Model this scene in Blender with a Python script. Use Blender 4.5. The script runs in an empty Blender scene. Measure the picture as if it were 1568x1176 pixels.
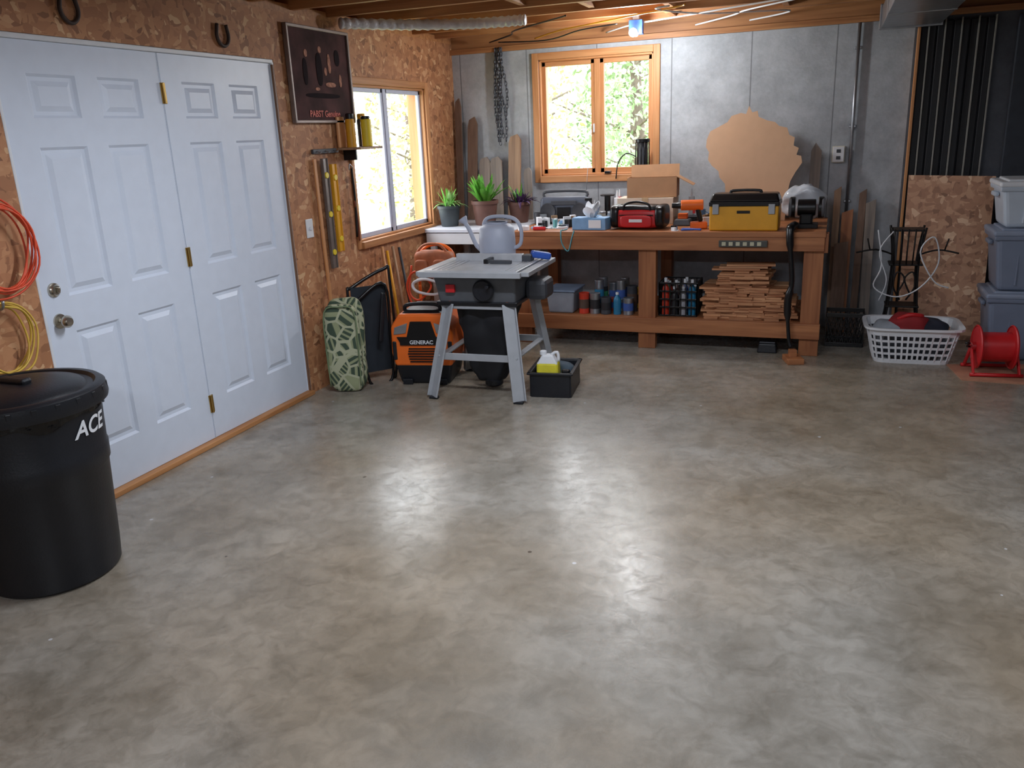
import bpy, bmesh, math, random
from mathutils import Vector, Matrix, noise
random.seed(7)
SC=bpy.context.scene
COL=SC.collection
# ---------------------------------------------------------------- materials
def lin(c):
    o=[]
    for v in c[:3]:
        v=v/255.0
        o.append(v/12.92 if v<=.04045 else ((v+.055)/1.055)**2.4)
    return (o[0],o[1],o[2],1)
_M={}
def base_mat(name):
    m=bpy.data.materials.new(name);m.use_nodes=True
    nt=m.node_tree
    return m,nt,nt.nodes['Principled BSDF']
def M(name,col,rough=.5,metal=0,var=.12,scale=14,bump=.0,bscale=60,spec=.5,emis=0,alpha=1,stretch=(1,1,1),coat=0):
    if name in _M: return _M[name]
    m,nt,b=base_mat(name)
    N=nt.nodes;L=nt.links
    tc=N.new('ShaderNodeTexCoord');mp=N.new('ShaderNodeMapping');mp.inputs['Scale'].default_value=stretch
    L.new(tc.outputs['Object'],mp.inputs[0])
    ns=N.new('ShaderNodeTexNoise');ns.inputs['Scale'].default_value=scale;ns.inputs['Detail'].default_value=4
    L.new(mp.outputs[0],ns.inputs['Vector'])
    rp=N.new('ShaderNodeValToRGB');c=lin(col)
    rp.color_ramp.elements[0].position=.3;rp.color_ramp.elements[1].position=.7
    rp.color_ramp.elements[0].color=tuple(max(0,x*(1-var)) for x in c[:3])+(1,)
    rp.color_ramp.elements[1].color=tuple(min(1,x*(1+var)) for x in c[:3])+(1,)
    L.new(ns.outputs['Fac'],rp.inputs[0]);L.new(rp.outputs[0],b.inputs['Base Color'])
    b.inputs['Roughness'].default_value=rough;b.inputs['Metallic'].default_value=metal
    b.inputs['Specular IOR Level'].default_value=spec
    if coat: b.inputs['Coat Weight'].default_value=coat
    if emis:
        b.inputs['Emission Color'].default_value=c;b.inputs['Emission Strength'].default_value=emis
    if alpha<1: b.inputs['Alpha'].default_value=alpha
    if bump:
        n2=N.new('ShaderNodeTexNoise');n2.inputs['Scale'].default_value=bscale;n2.inputs['Detail'].default_value=3
        L.new(tc.outputs['Object'],n2.inputs['Vector'])
        bp=N.new('ShaderNodeBump');bp.inputs['Strength'].default_value=bump;bp.inputs['Distance'].default_value=.01
        L.new(n2.outputs['Fac'],bp.inputs['Height']);L.new(bp.outputs[0],b.inputs['Normal'])
    _M[name]=m
    return m
def osb_mat(name,k=1.0,sat=1.0):
    m,nt,b=base_mat(name);N=nt.nodes;L=nt.links
    tc=N.new('ShaderNodeTexCoord')
    ds=N.new('ShaderNodeTexNoise');ds.inputs['Scale'].default_value=9;L.new(tc.outputs['Object'],ds.inputs['Vector'])
    mx=N.new('ShaderNodeMix');mx.data_type='RGBA';mx.blend_type='LINEAR_LIGHT';mx.inputs[0].default_value=.035
    L.new(tc.outputs['Object'],mx.inputs[6]);L.new(ds.outputs['Color'],mx.inputs[7])
    outs=[]
    for sc,rot in (((13,13,38),(.5,.5,0)),((34,34,12),(.2,.3,0)),((22,22,26),(-.6,-.6,0))):
        mp=N.new('ShaderNodeMapping');mp.inputs['Scale'].default_value=sc;mp.inputs['Rotation'].default_value=rot
        L.new(mx.outputs[2],mp.inputs[0])
        v=N.new('ShaderNodeTexVoronoi');v.inputs['Scale'].default_value=1
        L.new(mp.outputs[0],v.inputs['Vector'])
        sp=N.new('ShaderNodeSeparateColor');L.new(v.outputs['Color'],sp.inputs[0]);outs.append(sp)
    n1=N.new('ShaderNodeTexNoise');n1.inputs['Scale'].default_value=11;L.new(tc.outputs['Object'],n1.inputs['Vector'])
    g=N.new('ShaderNodeMath');g.operation='GREATER_THAN';g.inputs[1].default_value=.5;L.new(n1.outputs['Fac'],g.inputs[0])
    a=N.new('ShaderNodeMix');L.new(g.outputs[0],a.inputs[0]);L.new(outs[0].outputs[0],a.inputs[2]);L.new(outs[1].outputs[0],a.inputs[3])
    g2=N.new('ShaderNodeMath');g2.operation='GREATER_THAN';g2.inputs[1].default_value=.6;L.new(outs[2].outputs[1],g2.inputs[0])
    a2=N.new('ShaderNodeMix');L.new(g2.outputs[0],a2.inputs[0]);L.new(a.outputs[0],a2.inputs[2]);L.new(outs[2].outputs[0],a2.inputs[3])
    rp=N.new('ShaderNodeValToRGB');e=rp.color_ramp.elements
    def cc(c):
        q=[x*k for x in lin(c)[:3]];g_=sum(q)/3
        return tuple(g_+(x-g_)*sat for x in q)+(1,)
    e[0].position=0;e[0].color=cc((136,88,54));e[1].position=1;e[1].color=cc((214,170,124))
    for p,c in ((.12,(164,108,68)),(.5,(180,122,78)),(.88,(192,136,90))):
        x=e.new(p);x.color=cc(c)
    L.new(a2.outputs[0],rp.inputs[0]);L.new(rp.outputs[0],b.inputs['Base Color'])
    b.inputs['Roughness'].default_value=.65
    bp=N.new('ShaderNodeBump');bp.inputs['Strength'].default_value=.2;bp.inputs['Distance'].default_value=.004
    L.new(a2.outputs[0],bp.inputs['Height']);L.new(bp.outputs[0],b.inputs['Normal'])
    return m
def floor_mat():
    m,nt,b=base_mat('floor_concrete');N=nt.nodes;L=nt.links
    tc=N.new('ShaderNodeTexCoord')
    def ns(s,d=5,r=.6,dist=0,off=0):
        n=N.new('ShaderNodeTexNoise');n.inputs['Scale'].default_value=s;n.inputs['Detail'].default_value=d
        n.inputs['Roughness'].default_value=r;n.inputs['Distortion'].default_value=dist
        mp_=N.new('ShaderNodeMapping');mp_.inputs['Location'].default_value=(off,off*.7,off*.3)
        L.new(tc.outputs['Object'],mp_.inputs[0]);L.new(mp_.outputs[0],n.inputs['Vector']);return n
    def ramp(f,p0,c0,p1,c1):
        r=N.new('ShaderNodeValToRGB');r.color_ramp.elements[0].position=p0;r.color_ramp.elements[0].color=c0
        r.color_ramp.elements[1].position=p1;r.color_ramp.elements[1].color=c1;L.new(f,r.inputs[0]);return r
    def mul(a,b_,f=1):
        x=N.new('ShaderNodeMix');x.data_type='RGBA';x.blend_type='MULTIPLY';x.inputs[0].default_value=f
        L.new(a,x.inputs[6]);L.new(b_,x.inputs[7]);return x.outputs[2]
    a=ns(.7,3,.5);mid=ns(2.4,7,.62,.3);fine=ns(12,8,.75,.6);sm=ns(5.5,6,.7,.8,5)
    r1=ramp(a.outputs['Fac'],.40,lin((146,134,118)),.60,lin((155,150,142)))
    r2=ramp(mid.outputs['Fac'],.36,(.77,.75,.72,1),.62,(1.08,1.08,1.08,1))
    r3=ramp(fine.outputs['Fac'],.38,(.80,.79,.77,1),.60,(1.10,1.10,1.10,1))
    r4=ramp(sm.outputs['Fac'],.36,(.82,.81,.79,1),.50,(1,1,1,1))
    c=mul(mul(mul(r1.outputs[0],r2.outputs[0]),r3.outputs[0]),r4.outputs[0])
    v=N.new('ShaderNodeTexVoronoi');v.inputs['Scale'].default_value=3.6;L.new(tc.outputs['Object'],v.inputs['Vector'])
    lt=N.new('ShaderNodeMath');lt.operation='LESS_THAN';lt.inputs[1].default_value=.03;L.new(v.outputs['Distance'],lt.inputs[0])
    x3=N.new('ShaderNodeMix');x3.data_type='RGBA';x3.inputs[7].default_value=lin((196,196,198))
    L.new(lt.outputs[0],x3.inputs[0]);L.new(c,x3.inputs[6])
    v2=N.new('ShaderNodeTexVoronoi');v2.inputs['Scale'].default_value=2.3;mp=N.new('ShaderNodeMapping');mp.inputs['Location'].default_value=(3.3,1.7,.2)
    L.new(tc.outputs['Object'],mp.inputs[0]);L.new(mp.outputs[0],v2.inputs['Vector'])
    lt2=N.new('ShaderNodeMath');lt2.operation='LESS_THAN';lt2.inputs[1].default_value=.022;L.new(v2.outputs['Distance'],lt2.inputs[0])
    x4=N.new('ShaderNodeMix');x4.data_type='RGBA';x4.inputs[7].default_value=lin((76,66,56))
    L.new(lt2.outputs[0],x4.inputs[0]);L.new(x3.outputs[2],x4.inputs[6])
    L.new(x4.outputs[2],b.inputs['Base Color'])
    rr=N.new('ShaderNodeMapRange');rr.inputs[1].default_value=.3;rr.inputs[2].default_value=.7;rr.inputs[3].default_value=.34;rr.inputs[4].default_value=.20
    L.new(fine.outputs['Fac'],rr.inputs[0]);L.new(rr.outputs[0],b.inputs['Roughness'])
    b.inputs['Specular IOR Level'].default_value=.5
    bp=N.new('ShaderNodeBump');bp.inputs['Strength'].default_value=.12;bp.inputs['Distance'].default_value=.004
    L.new(fine.outputs['Fac'],bp.inputs['Height']);L.new(bp.outputs[0],b.inputs['Normal'])
    return m
def wallconc_mat(name,c,dark=1):
    m,nt,b=base_mat(name);N=nt.nodes;L=nt.links
    tc=N.new('ShaderNodeTexCoord')
    n=N.new('ShaderNodeTexNoise');n.inputs['Scale'].default_value=3.2;n.inputs['Detail'].default_value=10;n.inputs['Roughness'].default_value=.78
    L.new(tc.outputs['Object'],n.inputs['Vector'])
    r=N.new('ShaderNodeValToRGB');cl=lin(c)
    r.color_ramp.elements[0].position=.34;r.color_ramp.elements[1].position=.66
    r.color_ramp.elements[0].color=tuple(x*.70 for x in cl[:3])+(1,);r.color_ramp.elements[1].color=tuple(x*1.14 for x in cl[:3])+(1,)
    L.new(n.outputs['Fac'],r.inputs[0])
    sx=N.new('ShaderNodeSeparateXYZ');L.new(tc.outputs['Object'],sx.inputs[0])
    ad=N.new('ShaderNodeMath');ad.inputs[1].default_value=-2.51+6.1;L.new(sx.outputs[0],ad.inputs[0])
    md=N.new('ShaderNodeMath');md.operation='MODULO';md.inputs[1].default_value=.61;L.new(ad.outputs[0],md.inputs[0])
    lt=N.new('ShaderNodeMath');lt.operation='LESS_THAN';lt.inputs[1].default_value=.009;L.new(md.outputs[0],lt.inputs[0])
    mx=N.new('ShaderNodeMix');mx.data_type='RGBA';mx.inputs[7].default_value=tuple(x*.35 for x in cl[:3])+(1,)
    ml=N.new('ShaderNodeMath');ml.operation='MULTIPLY';ml.inputs[1].default_value=.8;L.new(lt.outputs[0],ml.inputs[0])
    L.new(ml.outputs[0],mx.inputs[0]);L.new(r.outputs[0],mx.inputs[6]);L.new(mx.outputs[2],b.inputs['Base Color'])
    b.inputs['Roughness'].default_value=.75
    n2=N.new('ShaderNodeTexNoise');n2.inputs['Scale'].default_value=45;L.new(tc.outputs['Object'],n2.inputs['Vector'])
    bp=N.new('ShaderNodeBump');bp.inputs['Strength'].default_value=.3;bp.inputs['Distance'].default_value=.006
    L.new(n2.outputs['Fac'],bp.inputs['Height']);L.new(bp.outputs[0],b.inputs['Normal'])
    return m
def wood_mat(name,c1,c2,axis='x',rough=.55,sc=1):
    if name in _M: return _M[name]
    m,nt,b=base_mat(name);N=nt.nodes;L=nt.links
    tc=N.new('ShaderNodeTexCoord');mp=N.new('ShaderNodeMapping')
    s=[26*sc,26*sc,26*sc];s['xyz'.index(axis)]=1.6*sc;mp.inputs['Scale'].default_value=s
    L.new(tc.outputs['Object'],mp.inputs[0])
    n=N.new('ShaderNodeTexNoise');n.inputs['Scale'].default_value=1;n.inputs['Detail'].default_value=5;n.inputs['Distortion'].default_value=.6
    L.new(mp.outputs[0],n.inputs['Vector'])
    r=N.new('ShaderNodeValToRGB');r.color_ramp.elements[0].position=.3;r.color_ramp.elements[1].position=.72
    r.color_ramp.elements[0].color=lin(c1);r.color_ramp.elements[1].color=lin(c2)
    L.new(n.outputs['Fac'],r.inputs[0]);L.new(r.outputs[0],b.inputs['Base Color']);b.inputs['Roughness'].default_value=rough
    _M[name]=m;return m
def leaf_fabric():
    m,nt,b=base_mat('leaf_print_fabric');N=nt.nodes;L=nt.links
    tc=N.new('ShaderNodeTexCoord')
    v=N.new('ShaderNodeTexVoronoi');v.inputs['Scale'].default_value=11;L.new(tc.outputs['Object'],v.inputs['Vector'])
    v2=N.new('ShaderNodeTexVoronoi');v2.feature='DISTANCE_TO_EDGE';v2.inputs['Scale'].default_value=11;L.new(tc.outputs['Object'],v2.inputs['Vector'])
    vm=N.new('ShaderNodeVectorMath');vm.operation='SUBTRACT';L.new(v.outputs['Color'],vm.inputs[0]);vm.inputs[1].default_value=(.5,.5,.5)
    dt=N.new('ShaderNodeVectorMath');dt.operation='DOT_PRODUCT';L.new(vm.outputs[0],dt.inputs[0]);L.new(tc.outputs['Object'],dt.inputs[1])
    mu=N.new('ShaderNodeMath');mu.operation='MULTIPLY';mu.inputs[1].default_value=420;L.new(dt.outputs['Value'],mu.inputs[0])
    si=N.new('ShaderNodeMath');si.operation='SINE';L.new(mu.outputs[0],si.inputs[0])
    r=N.new('ShaderNodeValToRGB');e=r.color_ramp.elements;e[0].position=.0;e[0].color=lin((62,78,62));e[1].position=.45;e[1].color=lin((148,154,118))
    L.new(si.outputs[0],r.inputs[0])
    lt=N.new('ShaderNodeMath');lt.operation='LESS_THAN';lt.inputs[1].default_value=.08;L.new(v2.outputs['Distance'],lt.inputs[0])
    mx=N.new('ShaderNodeMix');mx.data_type='RGBA';mx.inputs[7].default_value=lin((176,178,148));L.new(lt.outputs[0],mx.inputs[0]);L.new(r.outputs[0],mx.inputs[6])
    L.new(mx.outputs[2],b.inputs['Base Color']);b.inputs['Roughness'].default_value=.85
    return m
def glass_mat():
    m=bpy.data.materials.new('window_glass');m.use_nodes=True;nt=m.node_tree;nt.nodes.clear()
    o=nt.nodes.new('ShaderNodeOutputMaterial');t=nt.nodes.new('ShaderNodeBsdfTransparent');g=nt.nodes.new('ShaderNodeBsdfGlossy')
    g.inputs['Roughness'].default_value=.02;x=nt.nodes.new('ShaderNodeMixShader');x.inputs[0].default_value=.06
    nt.links.new(t.outputs[0],x.inputs[1]);nt.links.new(g.outputs[0],x.inputs[2]);nt.links.new(x.outputs[0],o.inputs[0])
    return m
OSB=osb_mat('osb_board',1.02,.92)
OSBP=osb_mat('osb_sheet_pale',1.5,.68)
FLOOR=floor_mat()
CONC=wallconc_mat('poured_concrete',(176,181,187))
CONC_SHADE=wallconc_mat('poured_concrete_shaded',(96,100,108))  # darkened copy of the concrete, shade painted into its colour
PINE=wood_mat('pine_trim_v',(184,122,72),(212,156,106),'z')
PINEH=wood_mat('pine_trim_h',(184,122,72),(212,156,106),'x')
PINEY=wood_mat('pine_trim_y',(160,104,58),(196,140,90),'y')
JOIST=wood_mat('joist_wood',(150,98,60),(196,140,90),'x')
BENCHW=wood_mat('bench_wood',(140,84,50),(184,122,78),'x')
BENCHZ=wood_mat('bench_wood_v',(132,78,46),(176,114,72),'z')
BOARD=wood_mat('old_board',(130,100,78),(178,144,112),'z')
BOARDG=wood_mat('weathered_board',(108,98,92),(152,138,126),'z')
SHING=wood_mat('parquet_wood',(160,100,64),(214,160,116),'x')
GLASS=glass_mat()
WHITED=M('door_white',(214,222,236),.38,var=.02)
BLK=M('black_plastic',(22,24,30),.42,var=.1,bump=.1,bscale=120)
BLKS=M('black_satin',(14,14,17),.3,var=.1)
BAGM=M('bin_liner_black',(12,12,15),.16,var=.1,bump=.5,bscale=30)
WHT=M('white_plastic',(222,224,228),.4,var=.03)
STEEL=M('galvanised_steel',(168,172,178),.35,metal=.85,var=.1)
GREY=M('grey_paint_steel',(164,167,172),.45,metal=.1,var=.06)
DGREY=M('dark_grey_plastic',(62,64,70),.5)
ORG=M('orange_plastic',(236,110,34),.4,var=.05)
RED=M('red_plastic',(190,32,36),.4,var=.06)
YEL=M('yellow_plastic',(222,160,36),.45,var=.05)
YELB=M('yellow_bright',(234,206,50),.4,var=.05)
BRASS=M('brass',(184,150,86),.3,metal=.9)
NICK=M('satin_nickel',(190,184,170),.25,metal=.9)
CARD=M('cardboard',(182,140,104),.8,var=.06)
CARDP=M('cardboard_pale',(206,168,136),.8,var=.03)
PAPER=M('paper_white',(226,228,232),.7,var=.03)
BLUE=M('blue_plastic',(50,90,180),.4)
LBLUE=M('light_blue_box',(120,160,200),.6)
TERR=M('brown_pot',(96,64,54),.6)
POTG=M('slate_pot',(54,62,66),.5)
GREEN=M('leaf_green',(96,164,58),.5,var=.3,scale=30)
GREEN2=M('leaf_pale_green',(150,196,120),.5,var=.25,scale=30)
PURP=M('leaf_purple',(76,50,90),.5,var=.3,scale=30)
IRON=M('wrought_iron',(26,24,24),.5,metal=.4)
# ---------------------------------------------------------------- mesh helpers
def mesh_obj(name,verts,faces,mat,smooth=False,mats=None,mi=None):
    me=bpy.data.meshes.new(name);me.from_pydata([tuple(v) for v in verts],[],faces);me.update()
    for m in (mats or [mat]): me.materials.append(m)
    if mi:
        for p,i in zip(me.polygons,mi): p.material_index=i
    if smooth:
        for p in me.polygons: p.use_smooth=True
    o=bpy.data.objects.new(name,me);COL.objects.link(o);return o
def boxvf(c,s,R=None):
    V=[]
    for x in(-.5,.5):
        for y in(-.5,.5):
            for z in(-.5,.5):
                v=Vector((x*s[0],y*s[1],z*s[2]))
                if R: v=R@v
                V.append(v+Vector(c))
    F=[(0,1,3,2),(4,6,7,5),(0,4,5,1),(2,3,7,6),(0,2,6,4),(1,5,7,3)]
    return V,F
def room(name,boxes,mats):
    V=[];F=[];mi=[]
    for b in boxes:
        (x0,y0,z0,x1,y1,z1)=b[:6];k=b[6] if len(b)>6 else 0
        v,f=boxvf(((x0+x1)/2,(y0+y1)/2,(z0+z1)/2),(x1-x0,y1-y0,z1-z0))
        o=len(V);V+=v;F+=[tuple(i+o for i in q) for q in f];mi+=[k]*6
    return mesh_obj(name,V,F,None,mats=mats,mi=mi)
def catmull(P,n=6,closed=False):
    P=[Vector(p) for p in P];out=[];L=len(P)
    rng=range(L) if closed else range(L-1)
    for i in rng:
        if closed: a,b,c,d=P[i-1],P[i],P[(i+1)%L],P[(i+2)%L]
        else: a,b,c,d=P[max(i-1,0)],P[i],P[i+1],P[min(i+2,L-1)]
        for k in range(n):
            t=k/n
            out.append(.5*((2*b)+(c-a)*t+(2*a-5*b+4*c-d)*t*t+(3*b-a-3*c+d)*t**3))
    if not closed: out.append(P[-1])
    return out
def sweepvf(P,r,seg=8,closed=False):
    P=[Vector(p) for p in P];n=len(P);V=[];F=[]
    up=None
    for i in range(n):
        if closed: t=P[(i+1)%n]-P[i-1]
        else: t=P[min(i+1,n-1)]-P[max(i-1,0)]
        if t.length<1e-9: t=Vector((0,0,1))
        t.normalize()
        if up is None:
            up=Vector((0,0,1)) if abs(t.z)<.9 else Vector((1,0,0))
        a=(up-t*up.dot(t))
        if a.length<1e-6: a=t.orthogonal()
        a.normalize();up=a;b=t.cross(a)
        rr=r[min(i,len(r)-1)] if isinstance(r,(list,tuple)) else r
        for k in range(seg):
            th=2*math.pi*k/seg
            V.append(P[i]+(a*math.cos(th)+b*math.sin(th))*rr)
    for i in range(n if closed else n-1):
        j=(i+1)%n
        for k in range(seg):
            F.append((i*seg+k,i*seg+(k+1)%seg,j*seg+(k+1)%seg,j*seg+k))
    if not closed:
        F.append(tuple(range(seg))[::-1]);F.append(tuple((n-1)*seg+k for k in range(seg)))
    return V,F
class G:
    def __init__(s,name,loc=(0,0,0),rz=0,rx=0,ry=0):
        s.e=bpy.data.objects.new(name,None);COL.objects.link(s.e);s.e.location=loc;s.e.rotation_euler=(rx,ry,rz);s.e.empty_display_size=.05
    def _p(s,o):
        o.parent=s.e;return o
    def mesh(s,n,V,F,mat,smooth=False): return s._p(mesh_obj(n,V,F,mat,smooth))
    def box(s,n,c,sz,mat,bev=.004,rot=(0,0,0)):
        bm=bmesh.new();bmesh.ops.create_cube(bm,size=1)
        for v in bm.verts: v.co=Vector((v.co.x*sz[0],v.co.y*sz[1],v.co.z*sz[2]))
        bv=min(bev,min(sz)*.45)
        if bv>0: bmesh.ops.bevel(bm,geom=bm.edges[:],offset=bv,segments=2,profile=.5,affect='EDGES')
        me=bpy.data.meshes.new(n);bm.to_mesh(me);bm.free();me.materials.append(mat)
        o=bpy.data.objects.new(n,me);COL.objects.link(o);o.location=c;o.rotation_euler=rot;return s._p(o)
    def taper(s,n,c,b,t,h,mat,bev=.01,off=(0,0)):
        bm=bmesh.new();bmesh.ops.create_cube(bm,size=1)
        for v in bm.verts:
            k=t if v.co.z>0 else b
            v.co=Vector((v.co.x*k[0]+(off[0] if v.co.z>0 else 0),v.co.y*k[1]+(off[1] if v.co.z>0 else 0),(v.co.z+.5)*h))
        if bev: bmesh.ops.bevel(bm,geom=bm.edges[:],offset=bev,segments=3,profile=.5,affect='EDGES')
        me=bpy.data.meshes.new(n);bm.to_mesh(me);bm.free();me.materials.append(mat)
        o=bpy.data.objects.new(n,me);COL.objects.link(o);o.location=c;return s._p(o)
    def lathe(s,n,prof,mat,c=(0,0,0),seg=40,axis='z',smooth=True,rot=None):
        V=[];F=[];m=len(prof)
        for k in range(seg):
            th=2*math.pi*k/seg
            for r,z in prof: V.append(Vector((max(r,1e-4)*math.cos(th),max(r,1e-4)*math.sin(th),z)))
        for k in range(seg):
            j=(k+1)%seg
            for i in range(m-1): F.append((k*m+i,j*m+i,j*m+i+1,k*m+i+1))
        if axis=='x': V=[Vector((v.z,v.x,v.y)) for v in V]
        if axis=='y': V=[Vector((v.y,v.z,v.x)) for v in V]
        o=mesh_obj(n,V,F,mat,smooth);o.location=c
        if rot:o.rotation_euler=rot
        if smooth:
            try: o.data.set_sharp_from_angle(angle=.7)
            except Exception: pass
        return s._p(o)
    def cyl(s,n,c,r,h,mat,r2=None,axis='z',seg=28):
        r2=r if r2 is None else r2;e=min(.004,h*.2,r*.2)
        return s.lathe(n,[(0,0),(r-e,0),(r,e),(r2,h-e),(r2-e,h),(0,h)],mat,c,seg,axis)
    def tube(s,n,P,r,mat,seg=8,closed=False,sm=0):
        if sm: P=catmull(P,sm,closed)
        V,F=sweepvf(P,r,seg,closed);return s.mesh(n,V,F,mat,True)
    def beam(s,n,a,b,w,t,mat,bev=.003,roll=0):
        a=Vector(a);b=Vector(b);d=b-a
        o=s.box(n,(a+b)/2,(w,t,d.length),mat,bev)
        q=d.to_track_quat('Z','Y');o.rotation_euler=(q.to_matrix()@Matrix.Rotation(roll,3,'Z')).to_euler();return o
    def prism(s,n,pts,t,mat,c=(0,0,0),bev=0,rot=None):
        bm=bmesh.new();vs=[bm.verts.new((x,-t/2,z)) for x,z in pts];f=bm.faces.new(vs)
        r=bmesh.ops.extrude_face_region(bm,geom=[f])
        for v in r['geom']:
            if isinstance(v,bmesh.types.BMVert): v.co.y+=t
        bmesh.ops.recalc_face_normals(bm,faces=bm.faces)
        if bev: bmesh.ops.bevel(bm,geom=bm.edges[:],offset=bev,segments=3,profile=.5,affect='EDGES')
        me=bpy.data.meshes.new(n);bm.to_mesh(me);bm.free();me.materials.append(mat)
        o=bpy.data.objects.new(n,me);COL.objects.link(o);o.location=c
        if rot:o.rotation_euler=rot
        return s._p(o)
    def soft(s,n,c,sz,mat,p=4,amp=0,fr=8,rot=(0,0,0),cuts=9,seed=0,tp=1.0):
        bm=bmesh.new();bmesh.ops.create_cube(bm,size=2);bmesh.ops.subdivide_edges(bm,edges=bm.edges[:],cuts=cuts,use_grid_fill=True)
        for v in bm.verts:
            q=v.co;k=(abs(q.x)**p+abs(q.y)**p+abs(q.z)**p)**(1/p)
            q=q/k;tt=tp+(1-tp)*(q.z*.5+.5)
            w=Vector((q.x*sz[0]/2*tt,q.y*sz[1]/2*tt,q.z*sz[2]/2))
            if amp:
                d=noise.noise_vector(w*fr+Vector((seed,seed,0)));w+=d*amp
            v.co=w
        for f in bm.faces:f.smooth=True
        me=bpy.data.meshes.new(n);bm.to_mesh(me);bm.free();me.materials.append(mat)
        o=bpy.data.objects.new(n,me);COL.objects.link(o);o.location=c;o.rotation_euler=rot;return s._p(o)
    def multi(s,n,lst,mat):
        V=[];F=[]
        for c,sz,R in lst:
            v,f=boxvf(c,sz,R);o=len(V);V+=v;F+=[tuple(i+o for i in q) for q in f]
        return s.mesh(n,V,F,mat)
    def text(s,n,body,size,mat,o,right,up,ext=.0005,bend=None,align='CENTER',shear=0):
        cu=bpy.data.curves.new(n,'FONT');cu.body=body;cu.size=size;cu.extrude=ext;cu.align_x=align;cu.offset=size*.02;cu.shear=shear
        tmp=bpy.data.objects.new('t',cu);COL.objects.link(tmp)
        bpy.context.view_layer.update()
        me=bpy.data.meshes.new_from_object(tmp.evaluated_get(bpy.context.evaluated_depsgraph_get()))
        bpy.data.objects.remove(tmp)
        if bend:
            bm=bmesh.new();bm.from_mesh(me);bmesh.ops.triangulate(bm,faces=bm.faces[:])
            bmesh.ops.subdivide_edges(bm,edges=[e for e in bm.edges if e.calc_length()>.01],cuts=3)
            a0,rf,z0=bend
            for v in bm.verts:
                z=z0+v.co.y;R=rf(z)+.004+v.co.z;a=a0+v.co.x/R
                v.co=Vector((R*math.cos(a),R*math.sin(a),z))
            bm.to_mesh(me);bm.free()
        else:
            r=Vector(right).normalized();u=Vector(up).normalized();w=r.cross(u)
            for v in me.vertices: v.co=Vector(o)+r*v.co.x+u*v.co.y+w*v.co.z
        me.materials.clear();me.materials.append(mat)
        ob=bpy.data.objects.new(n,me);COL.objects.link(ob);return s._p(ob)
    def blades(s,n,cnt,base,ln,w,mat,spread=.8,seed=1,droop=.5,br=.03):
        rd=random.Random(seed);V=[];F=[]
        for i in range(cnt):
            a=rd.uniform(0,6.283);sp=rd.uniform(.15,spread);l=ln*rd.uniform(.6,1.1);ww=w*rd.uniform(.7,1.2)
            d=Vector((math.cos(a),math.sin(a),0));sd=Vector((-d.y,d.x,0));p=Vector(base)+d*rd.uniform(0,br);o=len(V);st=7
            for k in range(st+1):
                t=k/st;q=p+d*(l*sp*t)+Vector((0,0,l*(t*math.sqrt(max(.05,1-sp*sp*.5))-droop*sp*t*t)))
                wd=ww*math.sin(math.pi*min(1,(t*.92+.08)))**.7*.5+.0005
                V+=[q-sd*wd,q+Vector((0,0,-wd*.4)),q+sd*wd]
            for k in range(st):
                b=o+k*3;F+=[(b,b+1,b+4,b+3),(b+1,b+2,b+5,b+4)]
        return s.mesh(n,V,F,mat,True)
# ---------------------------------------------------------------- camera
f,pit,yaw,roll,cx,cz=1263.5112,.2943,.3725,.0436,3.1628,1.6034
fw=Vector((-math.sin(yaw)*math.cos(pit),math.cos(yaw)*math.cos(pit),-math.sin(pit)))
rt=Vector((math.cos(yaw),math.sin(yaw),0));dn=fw.cross(rt)
c_,s_=math.cos(roll),math.sin(roll);r2=rt*c_+dn*s_;d2=-rt*s_+dn*c_
cd=bpy.data.cameras.new('camera');cam=bpy.data.objects.new('camera',cd);COL.objects.link(cam)
cd.sensor_fit='HORIZONTAL';cd.sensor_width=36;cd.lens=f/1568*36;cd.clip_end=200
mw=Matrix.Identity(4)
for i in range(3):
    mw[i][0]=r2[i];mw[i][1]=-d2[i];mw[i][2]=-fw[i]
mw[0][3],mw[1][3],mw[2][3]=cx,0,cz
cam.matrix_world=mw
SC.camera=cam
# ---------------------------------------------------------------- room shell
XR=6.6;YB=7.0;YF=-2.2;CZ=2.36
room('floor',[(-.15,YF-.15,-.12,XR+.15,YB+.25,0)],[FLOOR])
dy0,dy1=2.555,4.425
wy0,wy1,wz0,wz1=5.21,6.40,.90,1.98
room('wall_left',[(-.15,YF,0,0,dy0,CZ),(-.15,dy0,2.085,0,dy1,CZ),(-.15,dy1,0,0,wy0,CZ),(-.15,wy0,0,0,wy1,wz0),(-.15,wy0,wz1,0,wy1,CZ),(-.15,wy1,0,0,YB,CZ)],[OSB])
bx0,bx1,bz0,bz1=.79,1.76,1.24,2.18
room('wall_back',[(-.15,YB,0,bx0,YB+.25,2.27),(bx0,YB,0,bx1,YB+.25,bz0),(bx0,YB,bz1,bx1,YB+.25,2.27),(bx1,YB,0,3.64,YB+.25,2.27),(3.64,YB,0,XR+.15,YB+.25,2.27,1)],[CONC,CONC_SHADE])
room('wall_right',[(XR,YF,0,XR+.15,YB,2.6)],[CONC_SHADE])
room('wall_front',[(-.15,YF-.15,0,XR+.15,YF,2.6)],[M('painted_wall',(150,148,146),.7)])
js=[(-.15,YF-.15,2.62,XR+.15,YB+.25,2.66,1)]
y=YB-.30
while y>YF:
    js.append((-.1,y-.02,CZ+.02,XR+.1,y+.02,2.62,0));y-=.406
js+=[(-.15,YB-.04,2.27,XR+.15,YB+.25,2.31,0),(-.15,YB+.02,2.31,XR+.15,YB+.06,2.62,0)]
js+=[(-.15,YF,CZ,0,YB,CZ+.05,0),(-.15,YF,CZ+.05,-.1,YB+.25,2.62,0)]
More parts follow.
